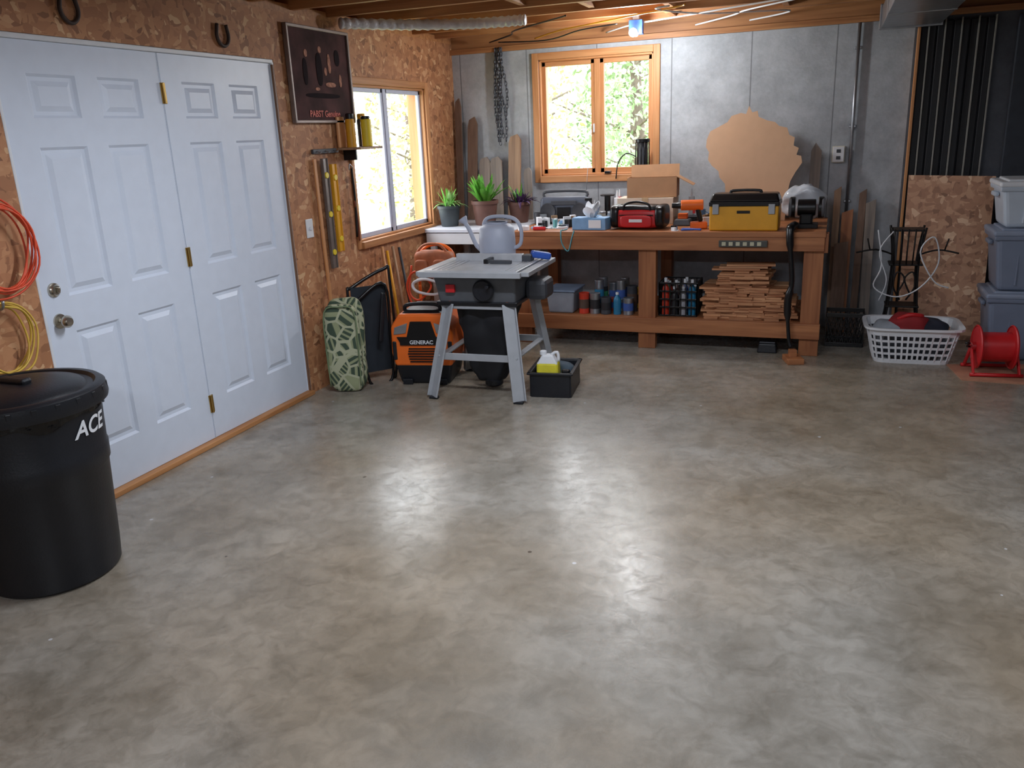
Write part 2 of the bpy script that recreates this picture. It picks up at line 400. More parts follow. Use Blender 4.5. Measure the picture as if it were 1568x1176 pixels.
for (xx,k) in ((1.95,0),(2.02,1),(3.1,2),(1.2,3),(2.5,2),(.7,1),(2.75,0),(1.55,2)):
    yy=YB-.30-.406*k;js.append((xx,yy-.386,CZ+.03,xx+.04,yy-.02,2.6,0))
room('ceiling',js,[JOIST,M('subfloor_ply',(170,134,96),.7,var=.2)])
def window_back():
    g=G('window_1')
    w=.055;t=.02;x0,x1,z0,z1=bx0,bx1,bz0,bz1
    g.box('casing_left',(x0-w/2,YB-t/2,(z0+z1)/2),(w,t,z1-z0+2*w),PINE)
    g.box('casing_right',(x1+w/2,YB-t/2,(z0+z1)/2),(w,t,z1-z0+2*w),PINE)
    g.box('casing_top',((x0+x1)/2,YB-t/2,z1+w/2),(x1-x0,t,w),PINEH)
    g.box('casing_bottom',((x0+x1)/2,YB-t/2-.01,z0-w/2),(x1-x0,t+.02,w),PINEH)
    g.box('jamb_left',(x0+.008,YB+.1,(z0+z1)/2),(.016,.2,z1-z0),PINE);g.box('jamb_right',(x1-.008,YB+.1,(z0+z1)/2),(.016,.2,z1-z0),PINE)
    g.box('jamb_top',((x0+x1)/2,YB+.1,z1-.008),(x1-x0,.2,.016),PINEH);g.box('sill',((x0+x1)/2,YB+.1,z0+.008),(x1-x0,.2,.016),PINEH)
    mid=1.285;yy=YB+.06
    g.box('mullion',(mid,yy,(z0+z1)/2),(.05,.06,z1-z0),PINE)
    for k,(a,b) in enumerate(((x0+.012,mid-.02),(mid+.02,x1-.012))):
        for nm,c,s in (('stile_a',(a+.018,yy,(z0+z1)/2),(.036,.04,z1-z0-.03)),('stile_b',(b-.018,yy,(z0+z1)/2),(.036,.04,z1-z0-.03))):
            g.box('sash%d_%s'%(k,nm),c,s,PINE)
        for nm,zc in (('rail_bottom',z0+.035),('rail_top',z1-.032)):
            g.box('sash%d_%s'%(k,nm),((a+b)/2,yy,zc),(b-a,.04,.042),PINEH)
        g.box('glass_%d'%k,((a+b)/2,yy,(z0+z1)/2),(b-a-.05,.004,z1-z0-.08),GLASS,0)
    g.box('crank',(mid+.1,YB-.02,z0+.02),(.05,.05,.02),BLKS);g.box('latch',(mid-.03,YB+.03,1.62),(.015,.02,.07),WHT)
def window_left():
    g=G('window_2');w=.05;t=.018;y0,y1,z0,z1=wy0,wy1,wz0,wz1
    for nm,c,s,m in (('casing_a',(t/2,y0-.0175,(z0+z1)/2),(t,.035,z1-z0+2*w),PINE),('casing_b',(t/2,y1+w/2,(z0+z1)/2),(t,w,z1-z0+2*w),PINE),
      ('casing_top',(t/2,(y0+y1)/2,z1+w/2),(t,y1-y0,w),PINEY),('casing_bottom',(t/2+.008,(y0+y1)/2,z0-w/2),(t+.02,y1-y0,w),PINEY),
      ('jamb_a',(-.075,y0+.006,(z0+z1)/2),(.15,.012,z1-z0),PINE),('jamb_b',(-.075,y1-.008,(z0+z1)/2),(.15,.016,z1-z0),PINE),
      ('jamb_top',(-.075,(y0+y1)/2,z1-.008),(.15,y1-y0,.016),PINEY),('sill',(-.075,(y0+y1)/2,z0+.008),(.15,y1-y0,.016),PINEY)):
        g.box(nm,c,s,m)
    VIN=M('vinyl_sash',(186,194,216),.4,var=.03)
    mid=5.79;xx=-.045
    g.box('mullion',(xx,mid,(z0+z1)/2),(.04,.045,z1-z0),VIN)
    for k,(a,b) in enumerate(((y0+.012,mid-.02),(mid+.02,y1-.012))):
        for q,yc in enumerate((a+.014,b-.014)): g.box('sash%d_stile%d'%(k,q),(xx,yc,(z0+z1)/2),(.026,.028,z1-z0-.03),VIN)
        for q,zc in enumerate((z0+.032,z1-.03)): g.box('sash%d_rail%d'%(k,q),(xx,(a+b)/2,zc),(.026,b-a,.036),VIN)
        g.box('glass_%d'%k,(xx,(a+b)/2,(z0+z1)/2),(.004,b-a-.04,z1-z0-.08),GLASS,0)
window_back();window_left()
def door(idx,y0,knob):
    g=G('door_%d'%idx,(0,y0,.03));W=.912;H=2.03
    ys=[0,.145,.395,.517,.767,W];zs=[0,.22,.80,.96,1.60,1.72,1.90,H]
    V=[];F=[]
    def ad(p): V.append(Vector(p));return len(V)-1
    xf=-.012
    for i in range(5):
        for j in range(7):
            a,b,c,d=ys[i],ys[i+1],zs[j],zs[j+1]
            if i in(1,3) and j in(1,3,5):
                rings=[]
                for ins,dx in ((0,0),(.012,-.011),(.028,-.011),(.05,-.001)):
                    rings.append([ad((xf+dx,a+ins,c+ins)),ad((xf+dx,b-ins,c+ins)),ad((xf+dx,b-ins,d-ins)),ad((xf+dx,a+ins,d-ins))])
                for r in range(3):
                    for k in range(4): F.append((rings[r][k],rings[r][(k+1)%4],rings[r+1][(k+1)%4],rings[r+1][k]))
                F.append(tuple(rings[3]))
            else:
                F.append((ad((xf,a,c)),ad((xf,b,c)),ad((xf,b,d)),ad((xf,a,d))))
    g.mesh('panel_face',V,F,WHITED)
    g.box('slab',(-.04,W/2,H/2),(.03,W-.002,H),WHITED,.001)
    v,fc=boxvf((-.02,.0015,H/2),(.02,.003,H));g.mesh('edge_a',v,fc,WHITED)
    v,fc=boxvf((-.02,W-.0015,H/2),(.02,.003,H));g.mesh('edge_b',v,fc,WHITED)
    if knob:
        g.lathe('knob',[(0,.062),(.018,.061),(.027,.05),(.028,.04),(.02,.028),(.01,.022),(.01,.008),(.032,.006),(.034,0),(0,0)],NICK,(xf,.07,.86),axis='x')
        g.lathe('deadbolt',[(0,.02),(.02,.019),(.024,.012),(.03,.008),(.032,0),(0,0)],NICK,(xf,.07,1.0),axis='x')
        g.box('thumb_turn',(xf+.028,.07,1.0),(.018,.006,.026),NICK)
    else:
        for k,z in enumerate((.20,1.02,1.84)):
            g.box('hinge_leaf_%d'%k,(-.008,.004,z),(.006,.03,.1),BRASS,.001);g.cyl('hinge_pin_%d'%k,(0,0,z-.05),.006,.1,BRASS,seg=12)
door(1,2.572,True);door(2,3.488,False)
g=G('trim_1')
g.box('jamb_a',(-.05,2.5635,1.035),(.1,.015,2.07),WHT);g.box('jamb_b',(-.05,4.413,1.035),(.1,.022,2.07),WHT)
g.box('head',(-.05,3.49,2.073),(.1,1.86,.022),WHT)
g.box('stop_b',(-.001,4.407,1.03),(.012,.012,2.05),M('rust_strip',(120,84,60),.6),.001)
g.box('threshold',(-.03,3.49,.014),(.12,1.86,.028),PINEY)
# ---------------------------------------------------------------- exterior
GR=M('outdoor_grass',(140,150,100),.9,var=.3,scale=2)
room('outdoor_ground',[(-14,-4,-.45,-.2,24,-.4),(-.2,7.3,-.45,14,24,-.4)],[GR])
def tree(nm,x,y,h,r,mat,seed,leaf=.12,cnt=1400,bare=False):
    g=G(nm,(x,y,-.4));rd=random.Random(seed);BK=M('bark',(110,98,88),.9,var=.3)
    g.tube('trunk',[(0,0,0),(.05,.02,h*.4),(-.04,.03,h*.8),(0,0,h)],[.11]*7+[.08]*6+[.05]*6,BK,sm=6)
    V=[];F=[]
    for i in range(24):
        z=h*rd.uniform(.15,.9);a=rd.uniform(0,6.28);l=r*rd.uniform(.6,.95)
        P=[(0,0,z),(l*.4*math.cos(a),l*.4*math.sin(a),z+.15*l),(l*math.cos(a+.2),l*math.sin(a+.2),z+.4*l)]
        v,f_=sweepvf(catmull(P,4),.02,5);o=len(V);V+=v;F+=[tuple(q+o for q in k) for k in f_]
    g.mesh('branches',V,F,BK,True)
    V=[];F=[]
    for i in range(cnt):
        while True:
            p=Vector((rd.uniform(-1,1),rd.uniform(-1,1),rd.uniform(-1,1)))
            if p.length<1: break
        p=Vector((p.x*r,p.y*r,h*.5+p.z*h*.5))
        a=Vector((rd.uniform(-1,1),rd.uniform(-1,1),rd.uniform(-1,1))).normalized();b=a.orthogonal().normalized();s=leaf*rd.uniform(.5,1.2)
        o=len(V);V+=[p-a*s,p+b*s*.45,p+a*s,p-b*s*.45];F.append((o,o+1,o+2,o+3))
    g.mesh('foliage',V,F,mat)
L1=M('foliage_yellow',(204,208,140),.7,var=.3,scale=2.5);L2=M('foliage_green',(136,160,118),.7,var=.4,scale=2.5);L3=M('foliage_pink',(200,182,166),.7,var=.2,scale=3)
L4=M('foliage_light_green',(190,206,152),.7,var=.3,scale=2.5)
tree('maple_tree',-2.9,13.5,5,2.2,L1,3,.07,6500);tree('maple_tree',-1.2,19.5,6,2.8,L4,4,.10,6000)
tree('pine_tree',.35,12.6,5,.95,L2,5,.06,4200);tree('birch_tree',-6.2,18,6,1.9,L3,6,.08,1600)
tree('birch_tree',-5.5,9.5,5,1.6,L3,8,.07,900);tree('birch_tree',-8.5,13.5,6,1.9,L1,9,.08,1200)
w=bpy.data.worlds.new('world');SC.world=w;w.use_nodes=True;nt=w.node_tree;bg=nt.nodes['Background']
bg.inputs[0].default_value=(.90,.95,1.0,1);bg.inputs[1].default_value=8.5
def portal(nm,loc,rot,sx,sy):
    l=bpy.data.lights.new(nm,'AREA');l.shape='RECTANGLE';l.size=sx;l.size_y=sy
    try: l.cycles.is_portal=True
    except Exception: return
    o=bpy.data.objects.new(nm,l);COL.objects.link(o);o.location=loc;o.rotation_euler=rot
portal('daylight_portal',((bx0+bx1)/2,YB+.22,(bz0+bz1)/2),(-math.pi/2,0,0),bx1-bx0,bz1-bz0)
portal('daylight_portal',(-.14,(wy0+wy1)/2,(wz0+wz1)/2),(0,-math.pi/2,0),wz1-wz0,wy1-wy0)
# ---------------------------------------------------------------- lights
def shop_light(x,y,e):
    g=G('fluorescent_shop_light',(x,y,2.3))
    g.taper('housing',(0,0,.0),(1.22,.14),(1.22,.08),.05,WHT,.005)
    TUBE=M('lamp_tube',(235,240,255),.4,var=0,emis=3)
    for k in(-.035,.035): g.cyl('tube_%d'%(k>0),(-.58,k,-.016),.013,1.16,TUBE,axis='x',seg=12)
    for k in (-.5,.5): g.tube('chain_%d'%(k>0),[(k,0,.05),(k,0,.30)],.004,STEEL)
    l=bpy.data.lights.new('lamp','AREA');l.shape='RECTANGLE';l.size=1.2;l.size_y=.12;l.energy=e;l.color=(.85,.91,1.0)
    o=bpy.data.objects.new('lamp',l);COL.objects.link(o);o.location=(0,0,-.04);o.parent=g.e
shop_light(1.9,3.0,46);shop_light(4.3,2.9,22);shop_light(2.6,-.4,56)
g=G('ceiling_light_bulb',(1.73,6.42,2.27))
g.lathe('bulb',[(0,-.06),(.02,-.055),(.03,-.035),(.026,-.01),(.014,.01),(.014,.03),(0,.03)],M('bulb_glow',(255,250,240),.3,var=0,emis=40),axis='y')
g.cyl('socket',(0,.02,0),.022,.05,WHT,axis='y');g.box('blue_box',(0,.08,.045),(.1,.06,.1),BLUE);g.box('bracket',(0,.08,.15),(.05,.04,.12),STEEL)
l=bpy.data.lights.new('lamp','POINT');l.energy=38;l.shadow_soft_size=.05;l.color=(.92,.96,1);o=bpy.data.objects.new('lamp',l);COL.objects.link(o);o.parent=g.e;o.location=(0,-.10,-.06)
# ceiling services
g=G('air_duct',(0,0,0))
g.box('trunk',(3.60,5.4,2.285),(.38,3.0,.15),STEEL,.004);g.box('flange',(3.60,6.88,2.285),(.41,.04,.17),STEEL)
for k in range(3): g.box('seam_%d'%k,(3.60,4.4+k*.8,2.285),(.39,.02,.16),STEEL)
g=G('flexible_duct')
P=[(.1,5.05,2.335),(.4,5.4,2.335),(.8,5.65,2.335),(1.15,5.7,2.335)];P=catmull(P,26)
g.tube('hose',P,[.034+.004*math.sin(i*1.9) for i in range(len(P))],M('foil_duct',(214,216,220),.4,metal=.2,bump=.4),12)
g=G('ceiling_wiring')
for k,(a,b) in enumerate(((.8,2.1),(1.4,2.9),(2.1,3.0),(.4,1.3),(2.5,2.0))):
    P=[(a,6.9,2.34),(a+.3,6.6,2.35),((a+b)/2,6.3,2.345),(b,5.9,2.35),(b+.1,5.8,2.35)]
    g.tube('cable_%d'%k,P,.006,[YEL,WHT,WHT,BLKS,WHT][k],6,sm=6)
g.tube('sagging_cable',[(.5,6.85,2.33),(1.0,6.6,2.29),(1.3,6.5,2.33),(1.6,6.45,2.345)],.005,BLKS,6,sm=6)
g=G('fiberglass_insulation');FB=M('fiberglass_batt',(206,186,168),.95,bump=.6);FP=M('batt_paper',(216,214,210),.7,bump=.4)
for k,(x,j) in enumerate(((.35,0),(1.1,0),(2.38,0),(3.1,0),(.32,1),(1.3,1),(2.45,1),(3.2,1),(.9,2),(2.05,2),(2.82,2),(.4,3),(1.7,3),(2.6,3))):
    g.soft('batt_%d'%k,(x,6.497-.406*j,2.525),(.5,.33,.15),FB if k%3 else FP,2.6,.03,9,seed=k)
g=G('electrical_conduit');g.tube('pipe',[(3.27,6.975,.9),(3.27,6.975,2.27)],.012,STEEL,12)
for z in (1.0,1.55,2.1): g.box('strap_%d'%int(z*10),(3.27,6.985,z),(.05,.028,.02),STEEL)
g=G('electrical_outlet_box',(3.185,6.975,1.35));g.box('box',(0,0,0),(.09,.05,.12),M('ivory',(206,204,186),.5));g.box('cover',(0,-.028,0),(.08,.006,.11),WHT)
for z in(-.025,.025): g.box('socket_%d'%(z>0),(0,-.032,z),(.03,.004,.025),DGREY)
# ---------------------------------------------------------------- left wall items
g=G('framed_poster',(0.02,4.895,2.01),0)
SIL=M('poster_frame',(130,116,110),.45,metal=.4)
w_,h_=.69,.56
for nm,c,s in (('frame_top',(0,0,h_/2),(.03,w_,.02)),('frame_bottom',(0,0,-h_/2),(.03,w_,.02)),('frame_left',(0,-w_/2,0),(.03,.02,h_+.02)),('frame_right',(0,w_/2,0),(.03,.02,h_+.02))): g.box(nm,c,s,SIL)
g.box('print',(-.003,0,0),(.008,w_-.01,h_-.01),M('poster_print',(72,46,46),.75,var=.5,scale=6,spec=.15),0)
FL=M('poster_pale',(170,124,106),.8,var=.4,scale=40,spec=.1);FD=M('poster_dark',(34,24,28),.8,spec=.1);PK=M('poster_text',(214,130,120),.8,spec=.1)
for k,(yy,zz,a,b,m) in enumerate(((-.02,.04,.07,.2,FD),(.10,.08,.035,.12,FL),(.1,-.05,.12,.03,FL),(-.18,.02,.05,.16,FD),(-.16,.13,.035,.045,FL),(.0,.16,.035,.04,FL),(.2,.12,.06,.1,FD),(.0,-.12,.4,.03,FD),(.22,-.02,.03,.08,FL),(.05,.03,.03,.05,FL),(-.06,-.08,.05,.02,FL))):
    g.soft('figure_%d'%k,(.003,yy,zz),(.003,a,b),m,2.5)
g.text('caption','PABST Genuine',.055,PK,(.004,0,-.25),(0,1,0),(0,0,1))
def horseshoe(y,z):
    g=G('horseshoe',(.012,y,z));P=[]
    for k in range(13):
        a=math.pi*(-.12+1.24*k/12);P.append((0,.048*math.cos(a),-.055*math.sin(a)+.01))
    P=[(0,.036,.065)]+P+[(0,-.036,.065)]
    g.tube('shoe',P,.0095,M('rusty_iron',(70,58,54),.6,metal=.4),8,sm=3)
horseshoe(2.98,2.19);horseshoe(3.98,2.17)
g=G('light_switch',(.004,4.60,1.07));g.box('plate',(0,0,0),(.008,.075,.12),WHT);g.box('toggle',(.01,0,0),(.014,.01,.024),WHT)
g=G('wall_shelf',(0,5.15,1.56))
g.box('board',(.11,0,-.008),(.18,.30,.016),BOARD);g.box('backboard',(.028,-.1,.1),(.014,.09,.2),PINE);g.box('bracket',(.05,-.04,-.05),(.1,.02,.07),BLKS)
def spraycan(nm,x,y,z,col,cap,r=.032,h=.17):
    g=G(nm,(x,y,z));g.lathe('can',[(0,0),(r,0),(r,h*.78),(r*.8,h*.86),(r*.45,h*.88)],col,seg=20);g.cyl('cap',(0,0,h*.8),r*.86,h*.2,cap,seg=20)
spraycan('spray_can',.075,5.10,1.56,YEL,BLKS,h=.22);spraycan('spray_can',.07,5.26,1.56,DGREY,YEL,h=.22)
g=G('glue_tin',(.15,5.18,1.56));g.cyl('tin',(0,0,0),.036,.18,YELB);g.cyl('lid',(0,0,.18),.030,.02,BLKS)
g=G('hook_rail',(0,0,1.545))
g.box('rail',(.012,4.85,0),(.018,.28,.03),DGREY)
for k in range(3):
    yy=4.75+k*.10;g.tube('hook_%d'%k,[(.02,yy,0),(.04,yy,-.006),(.05,yy,-.012),(.055,yy,0)],.004,STEEL,6,sm=3)
def level(nm,y,z0,z1,m):
    g=G(nm,(.035,y,0));h=z1-z0
    g.box('rail_a',(0,-.026,(z0+z1)/2),(.024,.008,h),m);g.box('rail_b',(0,.026,(z0+z1)/2),(.024,.008,h),m);g.box('web',(0,0,(z0+z1)/2),(.008,.05,h),m)
    for k in (.15,.5,.85): g.cyl('vial_%d'%int(k*100),(0.004,0,z0+h*k),.02,.012,YELB,axis='x',seg=16)
level('spirit_level',4.80,.78,1.5,M('level_grey',(120,110,104),.4,metal=.3));level('spirit_level',4.90,.88,1.46,YEL)
g=G('wood_strip',(.02,4.71,0));g.beam('strip',(0.02,0,.0),(0,0,1.5),.03,.012,PINE)
g=G('hanging_pruner',(.035,5.13,0));g.tube('handle',[(0,0,1.42),(0,.01,1.2),(0,-.01,.95)],.008,IRON,8,sm=4);g.tube('handle_b',[(0,0,1.2),(0,.02,1.05),(0,.02,.92)],.007,M('rust',(120,60,36),.7),8,sm=4);g.tube('loop',[(0,.02,1.42),(0,-.02,1.45),(0,-.03,1.41)],.004,STEEL,6,sm=4)
def cordcoil(nm,y,z,m,rx,rz,n,seed):
    g=G(nm,(0,y,z));rd=random.Random(seed);P=[]
    for i in range(n):
        k=rd.uniform(.85,1.1);ph=rd.uniform(-.2,.2);d=.03+.06*rd.random()
        for j in range(10):
            a=2*math.pi*j/10+ph;P.append((d+.012*math.sin(a*2+i),rx*k*math.sin(a)+.01*rd.uniform(-1,1),rz*k*math.cos(a)-rz))
    g.tube('coil',P,.0045,m,6,sm=4);g.tube('hook',[(0,0,-.03),(.05,0,-.02),(.09,0,-.01),(.1,0,.02)],.006,STEEL,6,sm=3)
cordcoil('orange_extension_cord',2.37,1.44,M('cord_orange',(226,84,50),.45),.16,.19,6,1)
cordcoil('yellow_extension_cord',2.31,1.03,M('cord_yellow',(214,176,70),.45),.13,.14,4,2)
# ---------------------------------------------------------------- trash can
g=G('trash_can',(.335,2.11,0))
def rf(z): return .242+(.278-.242)*z/.70
prof=[(0,0),(.228,0),(.240,.012),(rf(.1),.1),(rf(.44),.44),(rf(.46)+.006,.45),(rf(.50)+.006,.51),(rf(.54),.52),(rf(.70),.70)]
g.lathe('body',prof,BLK,seg=64)
V=[];F=[];seg=72
skirt=[.665+.012*math.sin(k*.35)+.010*math.sin(k*.9+1) for k in range(seg)]
for k in range(seg):
    th=2*math.pi*k/seg
    for j in range(5):
        z=.72-(.72-skirt[k])*j/4;R=rf(z)+.006+.003*math.sin(k*1.7+j)
        V.append((R*math.cos(th),R*math.sin(th),z))
for k in range(seg):
    for j in range(4):F.append((k*5+j,((k+1)%seg)*5+j,((k+1)%seg)*5+j+1,k*5+j+1))
g.mesh('bin_liner_skirt',V,F,BAGM,True)
g.lathe('lid',[(.287,.69),(.304,.695),(.308,.71),(.302,.752),(.29,.762),(.269,.762),(.258,.750),(.238,.750),(.223,.765),(.13,.782),(.05,.788),(0,.788)],BLK,seg=64)
g.box('lid_handle',(0,0,.795),(.13,.045,.024),BLK,.01)
for k in range(24):
    a=2*math.pi*k/24;g.box('lid_rib_%d'%k,(.300*math.cos(a),.300*math.sin(a),.728),(.012,.02,.04),BLK,.003,(0,0,a))
g.text('label','ACE',.088,WHT,None,None,None,bend=(.22,rf,.59),shear=.25)
# ---------------------------------------------------------------- cushion & folded chair
g=G('folded_patio_cushion',(.20,4.57,0),.35)
LF=leaf_fabric()
g.soft('fold_front',(-.0,-.04,.295),(.235,.080,.59),LF,5,.012,7,seed=1);g.soft('fold_back',(.01,.035,.31),(.24,.075,.62),LF,5,.012,7,seed=5)
g.tube('piping',[(-.10,-.088,.05),(-.105,-.09,.3),(-.095,-.088,.55),(.0,-.088,.58),(.095,-.088,.55),(.105,-.09,.3),(.10,-.088,.05)],.005,M('piping',(110,126,92),.8),6,sm=4)
g=G('folded_lounge_chair',(.305,4.80,0),.85);g.e.scale=(.72,.8,1)
for nm,P in (('frame_outer',[(-.22,0,.012),(-.22,.05,.60),(-.17,.06,.66),(.15,.06,.76),(.2,.05,.70),(.16,0,.012)]),('frame_inner',[(-.12,-.06,.012),(-.16,.0,.5),(-.1,.0,.60),(.13,.0,.66),(.13,-.03,.3),(.1,-.06,.012)])):
    g.tube(nm,P,.013,BLKS,8,sm=5,closed=True)
V,F=boxvf((-.02,.05,.36),(.34,.006,.60));g.mesh('mesh_sling',V,F,M('sling_fabric',(36,42,50),.8))
g.box('armrest',(.05,-.06,.45),(.04,.03,.34),BLK,.01,(0,.2,0))
# ---------------------------------------------------------------- generator
g=G('portable_generator',(.625,4.97,0),.20)
g.taper('base',(0,0,.0),(.34,.34),(.40,.40),.15,BLK,.02)
g.prism('shell',[(-.195,.13),(.195,.13),(.215,.22),(.21,.40),(.15,.49),(-.15,.49),(-.21,.40),(-.215,.22)],.40,ORG,(0,0,0),.018)
g.taper('top_deck',(0,0,.475),(.30,.38),(.22,.30),.035,BLK,.01)
g.tube('carry_handle',[(-.12,-.12,.49),(-.11,-.13,.535),(0,-.13,.545),(.11,-.13,.535),(.12,-.12,.49)],.013,BLK,8,sm=4)
g.prism('front_mask',[(-.15,.30),(-.17,.335),(-.10,.335),(-.07,.44),(.07,.44),(.10,.335),(.17,.335),(.15,.30)],.02,BLKS,(0,-.20,0),.003)
g.box('name_strip',(0,-.204,.30),(.30,.014,.045),BLKS)
g.text('name','GENERAC',.036,WHT,(0,-.2115,.288),(1,0,0),(0,0,1))
for s in(-1,1):
    g.prism('headlight_%d'%(s>0),[(s*.105,.36),(s*.19,.35),(s*.18,.40),(s*.09,.43)],.018,STEEL,(0,-.198,0),.003)
    g.box('side_grip_%d'%(s>0),(s*.19,-.19,.24),(.03,.03,.13),BLK,.008)
for k in range(6): g.box('grille_%d'%k,(0,-.204,.165+k*.018),(.2-.008*abs(k-3),.014,.007),BLKS,.002)
g.box('recess',(0,-.199,.40),(.07,.01,.035),ORG)
for s in (-1,1): g.box('foot_%d'%(s>0),(s*.12,-.18,.02),(.07,.03,.04),BLK,.006)
# ---------------------------------------------------------------- table saw
g=G('table_saw',(1.13,4.86,0),.04)
TZ=.82
SAWT=M('saw_table_alu',(190,194,200),.35,metal=.4,var=.12,scale=10)
g.box('table_top',(0,0,TZ-.015),(.60,.62,.03),SAWT)
for k in range(7): g.box('slot_%d'%k,(-.26+k*.035 if k<4 else .1+k*.03,0,TZ+.001),(.006,.56,.003),GREY,.001)
g.box('front_rail',(0,-.335,TZ-.02),(.66,.03,.035),GREY);g.box('rear_rail',(0,.335,TZ-.02),(.66,.03,.035),GREY)
g.box('wing_left',(-.33,-.02,TZ-.02),(.05,.6,.028),GREY);g.box('wing_right',(.34,0,TZ-.02),(.06,.6,.028),GREY)
g.box('fence',(-.02,.11,TZ+.02),(.46,.035,.05),M('fence_alu',(196,198,202),.35,metal=.3))
g.box('fence_head',(.24,.11,TZ+.015),(.06,.08,.05),DGREY);g.box('push_handle',(.31,.16,TZ+.03),(.13,.055,.045),BLUE,.012,(0,.2,.5))
g.box('mitre_gauge',(.10,-.02,TZ+.01),(.14,.03,.025),DGREY);g.box('blade_guard',(0,.03,TZ+.012),(.03,.12,.03),BLKS)
g.taper('housing',(0,0,.60),(.50,.44),(.54,.52),.185,M('saw_body',(84,87,92),.55),.015)
g.taper('housing_skirt',(0,0,.585),(.52,.46),(.54,.48),.03,BLK,.008)
g.lathe('hand_wheel',[(0,.03),(.02,.03),(.03,.012),(.055,.012),(.065,.022),(.07,.012),(.06,0),(0,0)],BLK,(0.06,-.27,.69),axis='y',seg=30)
g.cyl('wheel_knob',(.1,-.31,.72),.011,.05,BLK,axis='y');g.box('switch',(-.16,-.245,.70),(.06,.03,.05),RED);g.box('motor',(.33,.05,.66),(.14,.2,.13),DGREY,.03)
LEGC=GREY
legs={'fl':((-.18,-.215,.60),(-.285,-.33,.012)),'fr':((.20,-.215,.60),(.285,-.33,.012)),'bl':((-.2,.215,.60),(-.285,.32,.012)),'br':((.22,.215,.60),(.30,.32,.012))}
for k,(a,b) in legs.items():
    g.beam('leg_%s'%k,a,b,.075,.012,LEGC);a2=Vector(a);b2=Vector(b);sx=-.036 if a[0]<0 else .036
    g.beam('leg_flange_%s'%k,a2+Vector((sx,.02 if a[1]<0 else -.02,0)),b2+Vector((sx,.02 if a[1]<0 else -.02,0)),.008,.045,LEGC)
    g.box('foot_%s'%k,(b[0],b[1],.008),(.06,.035,.016),BLK);g.box('clip_%s'%k,(a[0],a[1]-.01 if a[1]<0 else a[1]+.01,.605),(.02,.012,.02),ORG)
def lp(k,z):
    a,b=Vector(legs[k][0]),Vector(legs[k][1]);t=(a.z-z)/(a.z-b.z);return a.lerp(b,t)
for a,b in (('fl','fr'),('bl','br'),('fl','bl'),('fr','br')):
    g.beam('brace_%s_%s'%(a,b),lp(a,.27),lp(b,.27),.012,.045,LEGC,roll=0 if a[0]==b[0] else 1.5708)
    g.beam('top_rail_%s_%s'%(a,b),lp(a,.59),lp(b,.59),.012,.05,LEGC,roll=0 if a[0]==b[0] else 1.5708)
DB=M('dust_bag_cloth',(24,25,30),.7)
g.soft('dust_bag',(0,0,.33),(.40,.36,.56),DB,6,.022,11,tp=.48,cuts=14)
g.lathe('dust_port',[(0,0),(.05,0),(.06,.01),(.06,.04),(.045,.05)],BLK,(.02,-.03,.02),seg=24)
WC=M('watering_can_plastic',(172,178,194),.45,var=.04)
g=G('watering_can',(1.11,5.10,TZ+.001),0);g.e.scale=(1.16,1.0,1.14)
g.lathe('body',[(0,0),(.098,0),(.104,.015),(.106,.1),(.100,.17),(.08,.19),(.06,.195)],WC)
g.lathe('collar',[(.06,.19),(.065,.205),(.055,.205)],WC)
g.tube('spout',[(-.085,0,.03),(-.13,0,.07),(-.17,0,.16),(-.195,0,.2)],.013,WC,10,sm=5);g.lathe('rose',[(.013,0),(.028,.03),(.028,.036),(0,.036)],WC,(-.19,0,.195),rot=(0,-.6,0),seg=20)
g.tube('handle',[(.085,0,.05),(.14,0,.08),(.145,0,.17),(.10,0,.225),(0,0,.235),(-.06,0,.22),(-.08,0,.185)],.011,WC,10,sm=5)
g=G('black_storage_tote',(1.56,4.88,0),.12)
BW,BD,BH=.27,.36,.155
for nm,c,s in (('bottom',(0,0,.006),(BW-.03,BD-.03,.012)),('side_l',(-BW/2+.008,0,BH/2),(.012,BD-.02,BH)),('side_r',(BW/2-.008,0,BH/2),(.012,BD-.02,BH)),('side_f',(0,-BD/2+.008,BH/2),(BW-.02,.012,BH)),('side_b',(0,BD/2-.008,BH/2),(BW-.02,.012,BH)),
  ('rim_l',(-BW/2,0,BH),(.025,BD+.02,.014)),('rim_r',(BW/2,0,BH),(.025,BD+.02,.014)),('rim_f',(0,-BD/2,BH),(BW+.02,.025,.014)),('rim_b',(0,BD/2,BH),(BW+.02,.025,.014))): g.box(nm,c,s,BLK)
g.taper('jug',(-.03,-.07,.013),(.15,.10),(.14,.09),.20,M('jug_yellow_label',(226,214,60),.5),.02);g.taper('jug_shoulder',(-.03,-.07,.195),(.14,.09),(.07,.06),.06,WHT,.01);g.cyl('jug_cap',(-.06,-.07,.25),.022,.028,WHT);g.tube('jug_handle',[(-.01,-.07,.25),(.03,-.07,.27),(.04,-.07,.21)],.010,WHT,8,sm=3)
g.taper('bottle',(.08,-.06,.013),(.06,.05),(.05,.04),.14,BLKS,.01);g.soft('rag',(0.02,.08,.10),(.18,.16,.12),M('rag_blue',(70,84,96),.9),2.5,.02,12)
g=G('orange_hand_dolly',(.43,5.52,0),.1)
for s in(-1,1): g.tube('rail_%d'%(s>0),[(s*.14,0,.05),(s*.14,.03,.5),(s*.14,.05,.74),(s*.08,.06,.82),(0,.06,.84)],.012,ORG,8,sm=4)
for z in (.2,.4,.6): g.tube('rung_%d'%int(z*10),[(-.14,.02,z),(.14,.02,z)],.009,ORG)
g.box('toe_plate',(0,-.08,.012),(.3,.18,.01),ORG)
for s in(-1,1): g.lathe('wheel_%d'%(s>0),[(0,-.02),(.06,-.02),(.075,-.012),(.075,.012),(.06,.02),(0,.02)],BLK,(s*.17,.06,.076),axis='x')
LEA=M('leather_orange',(170,96,60),.6,var=.25)
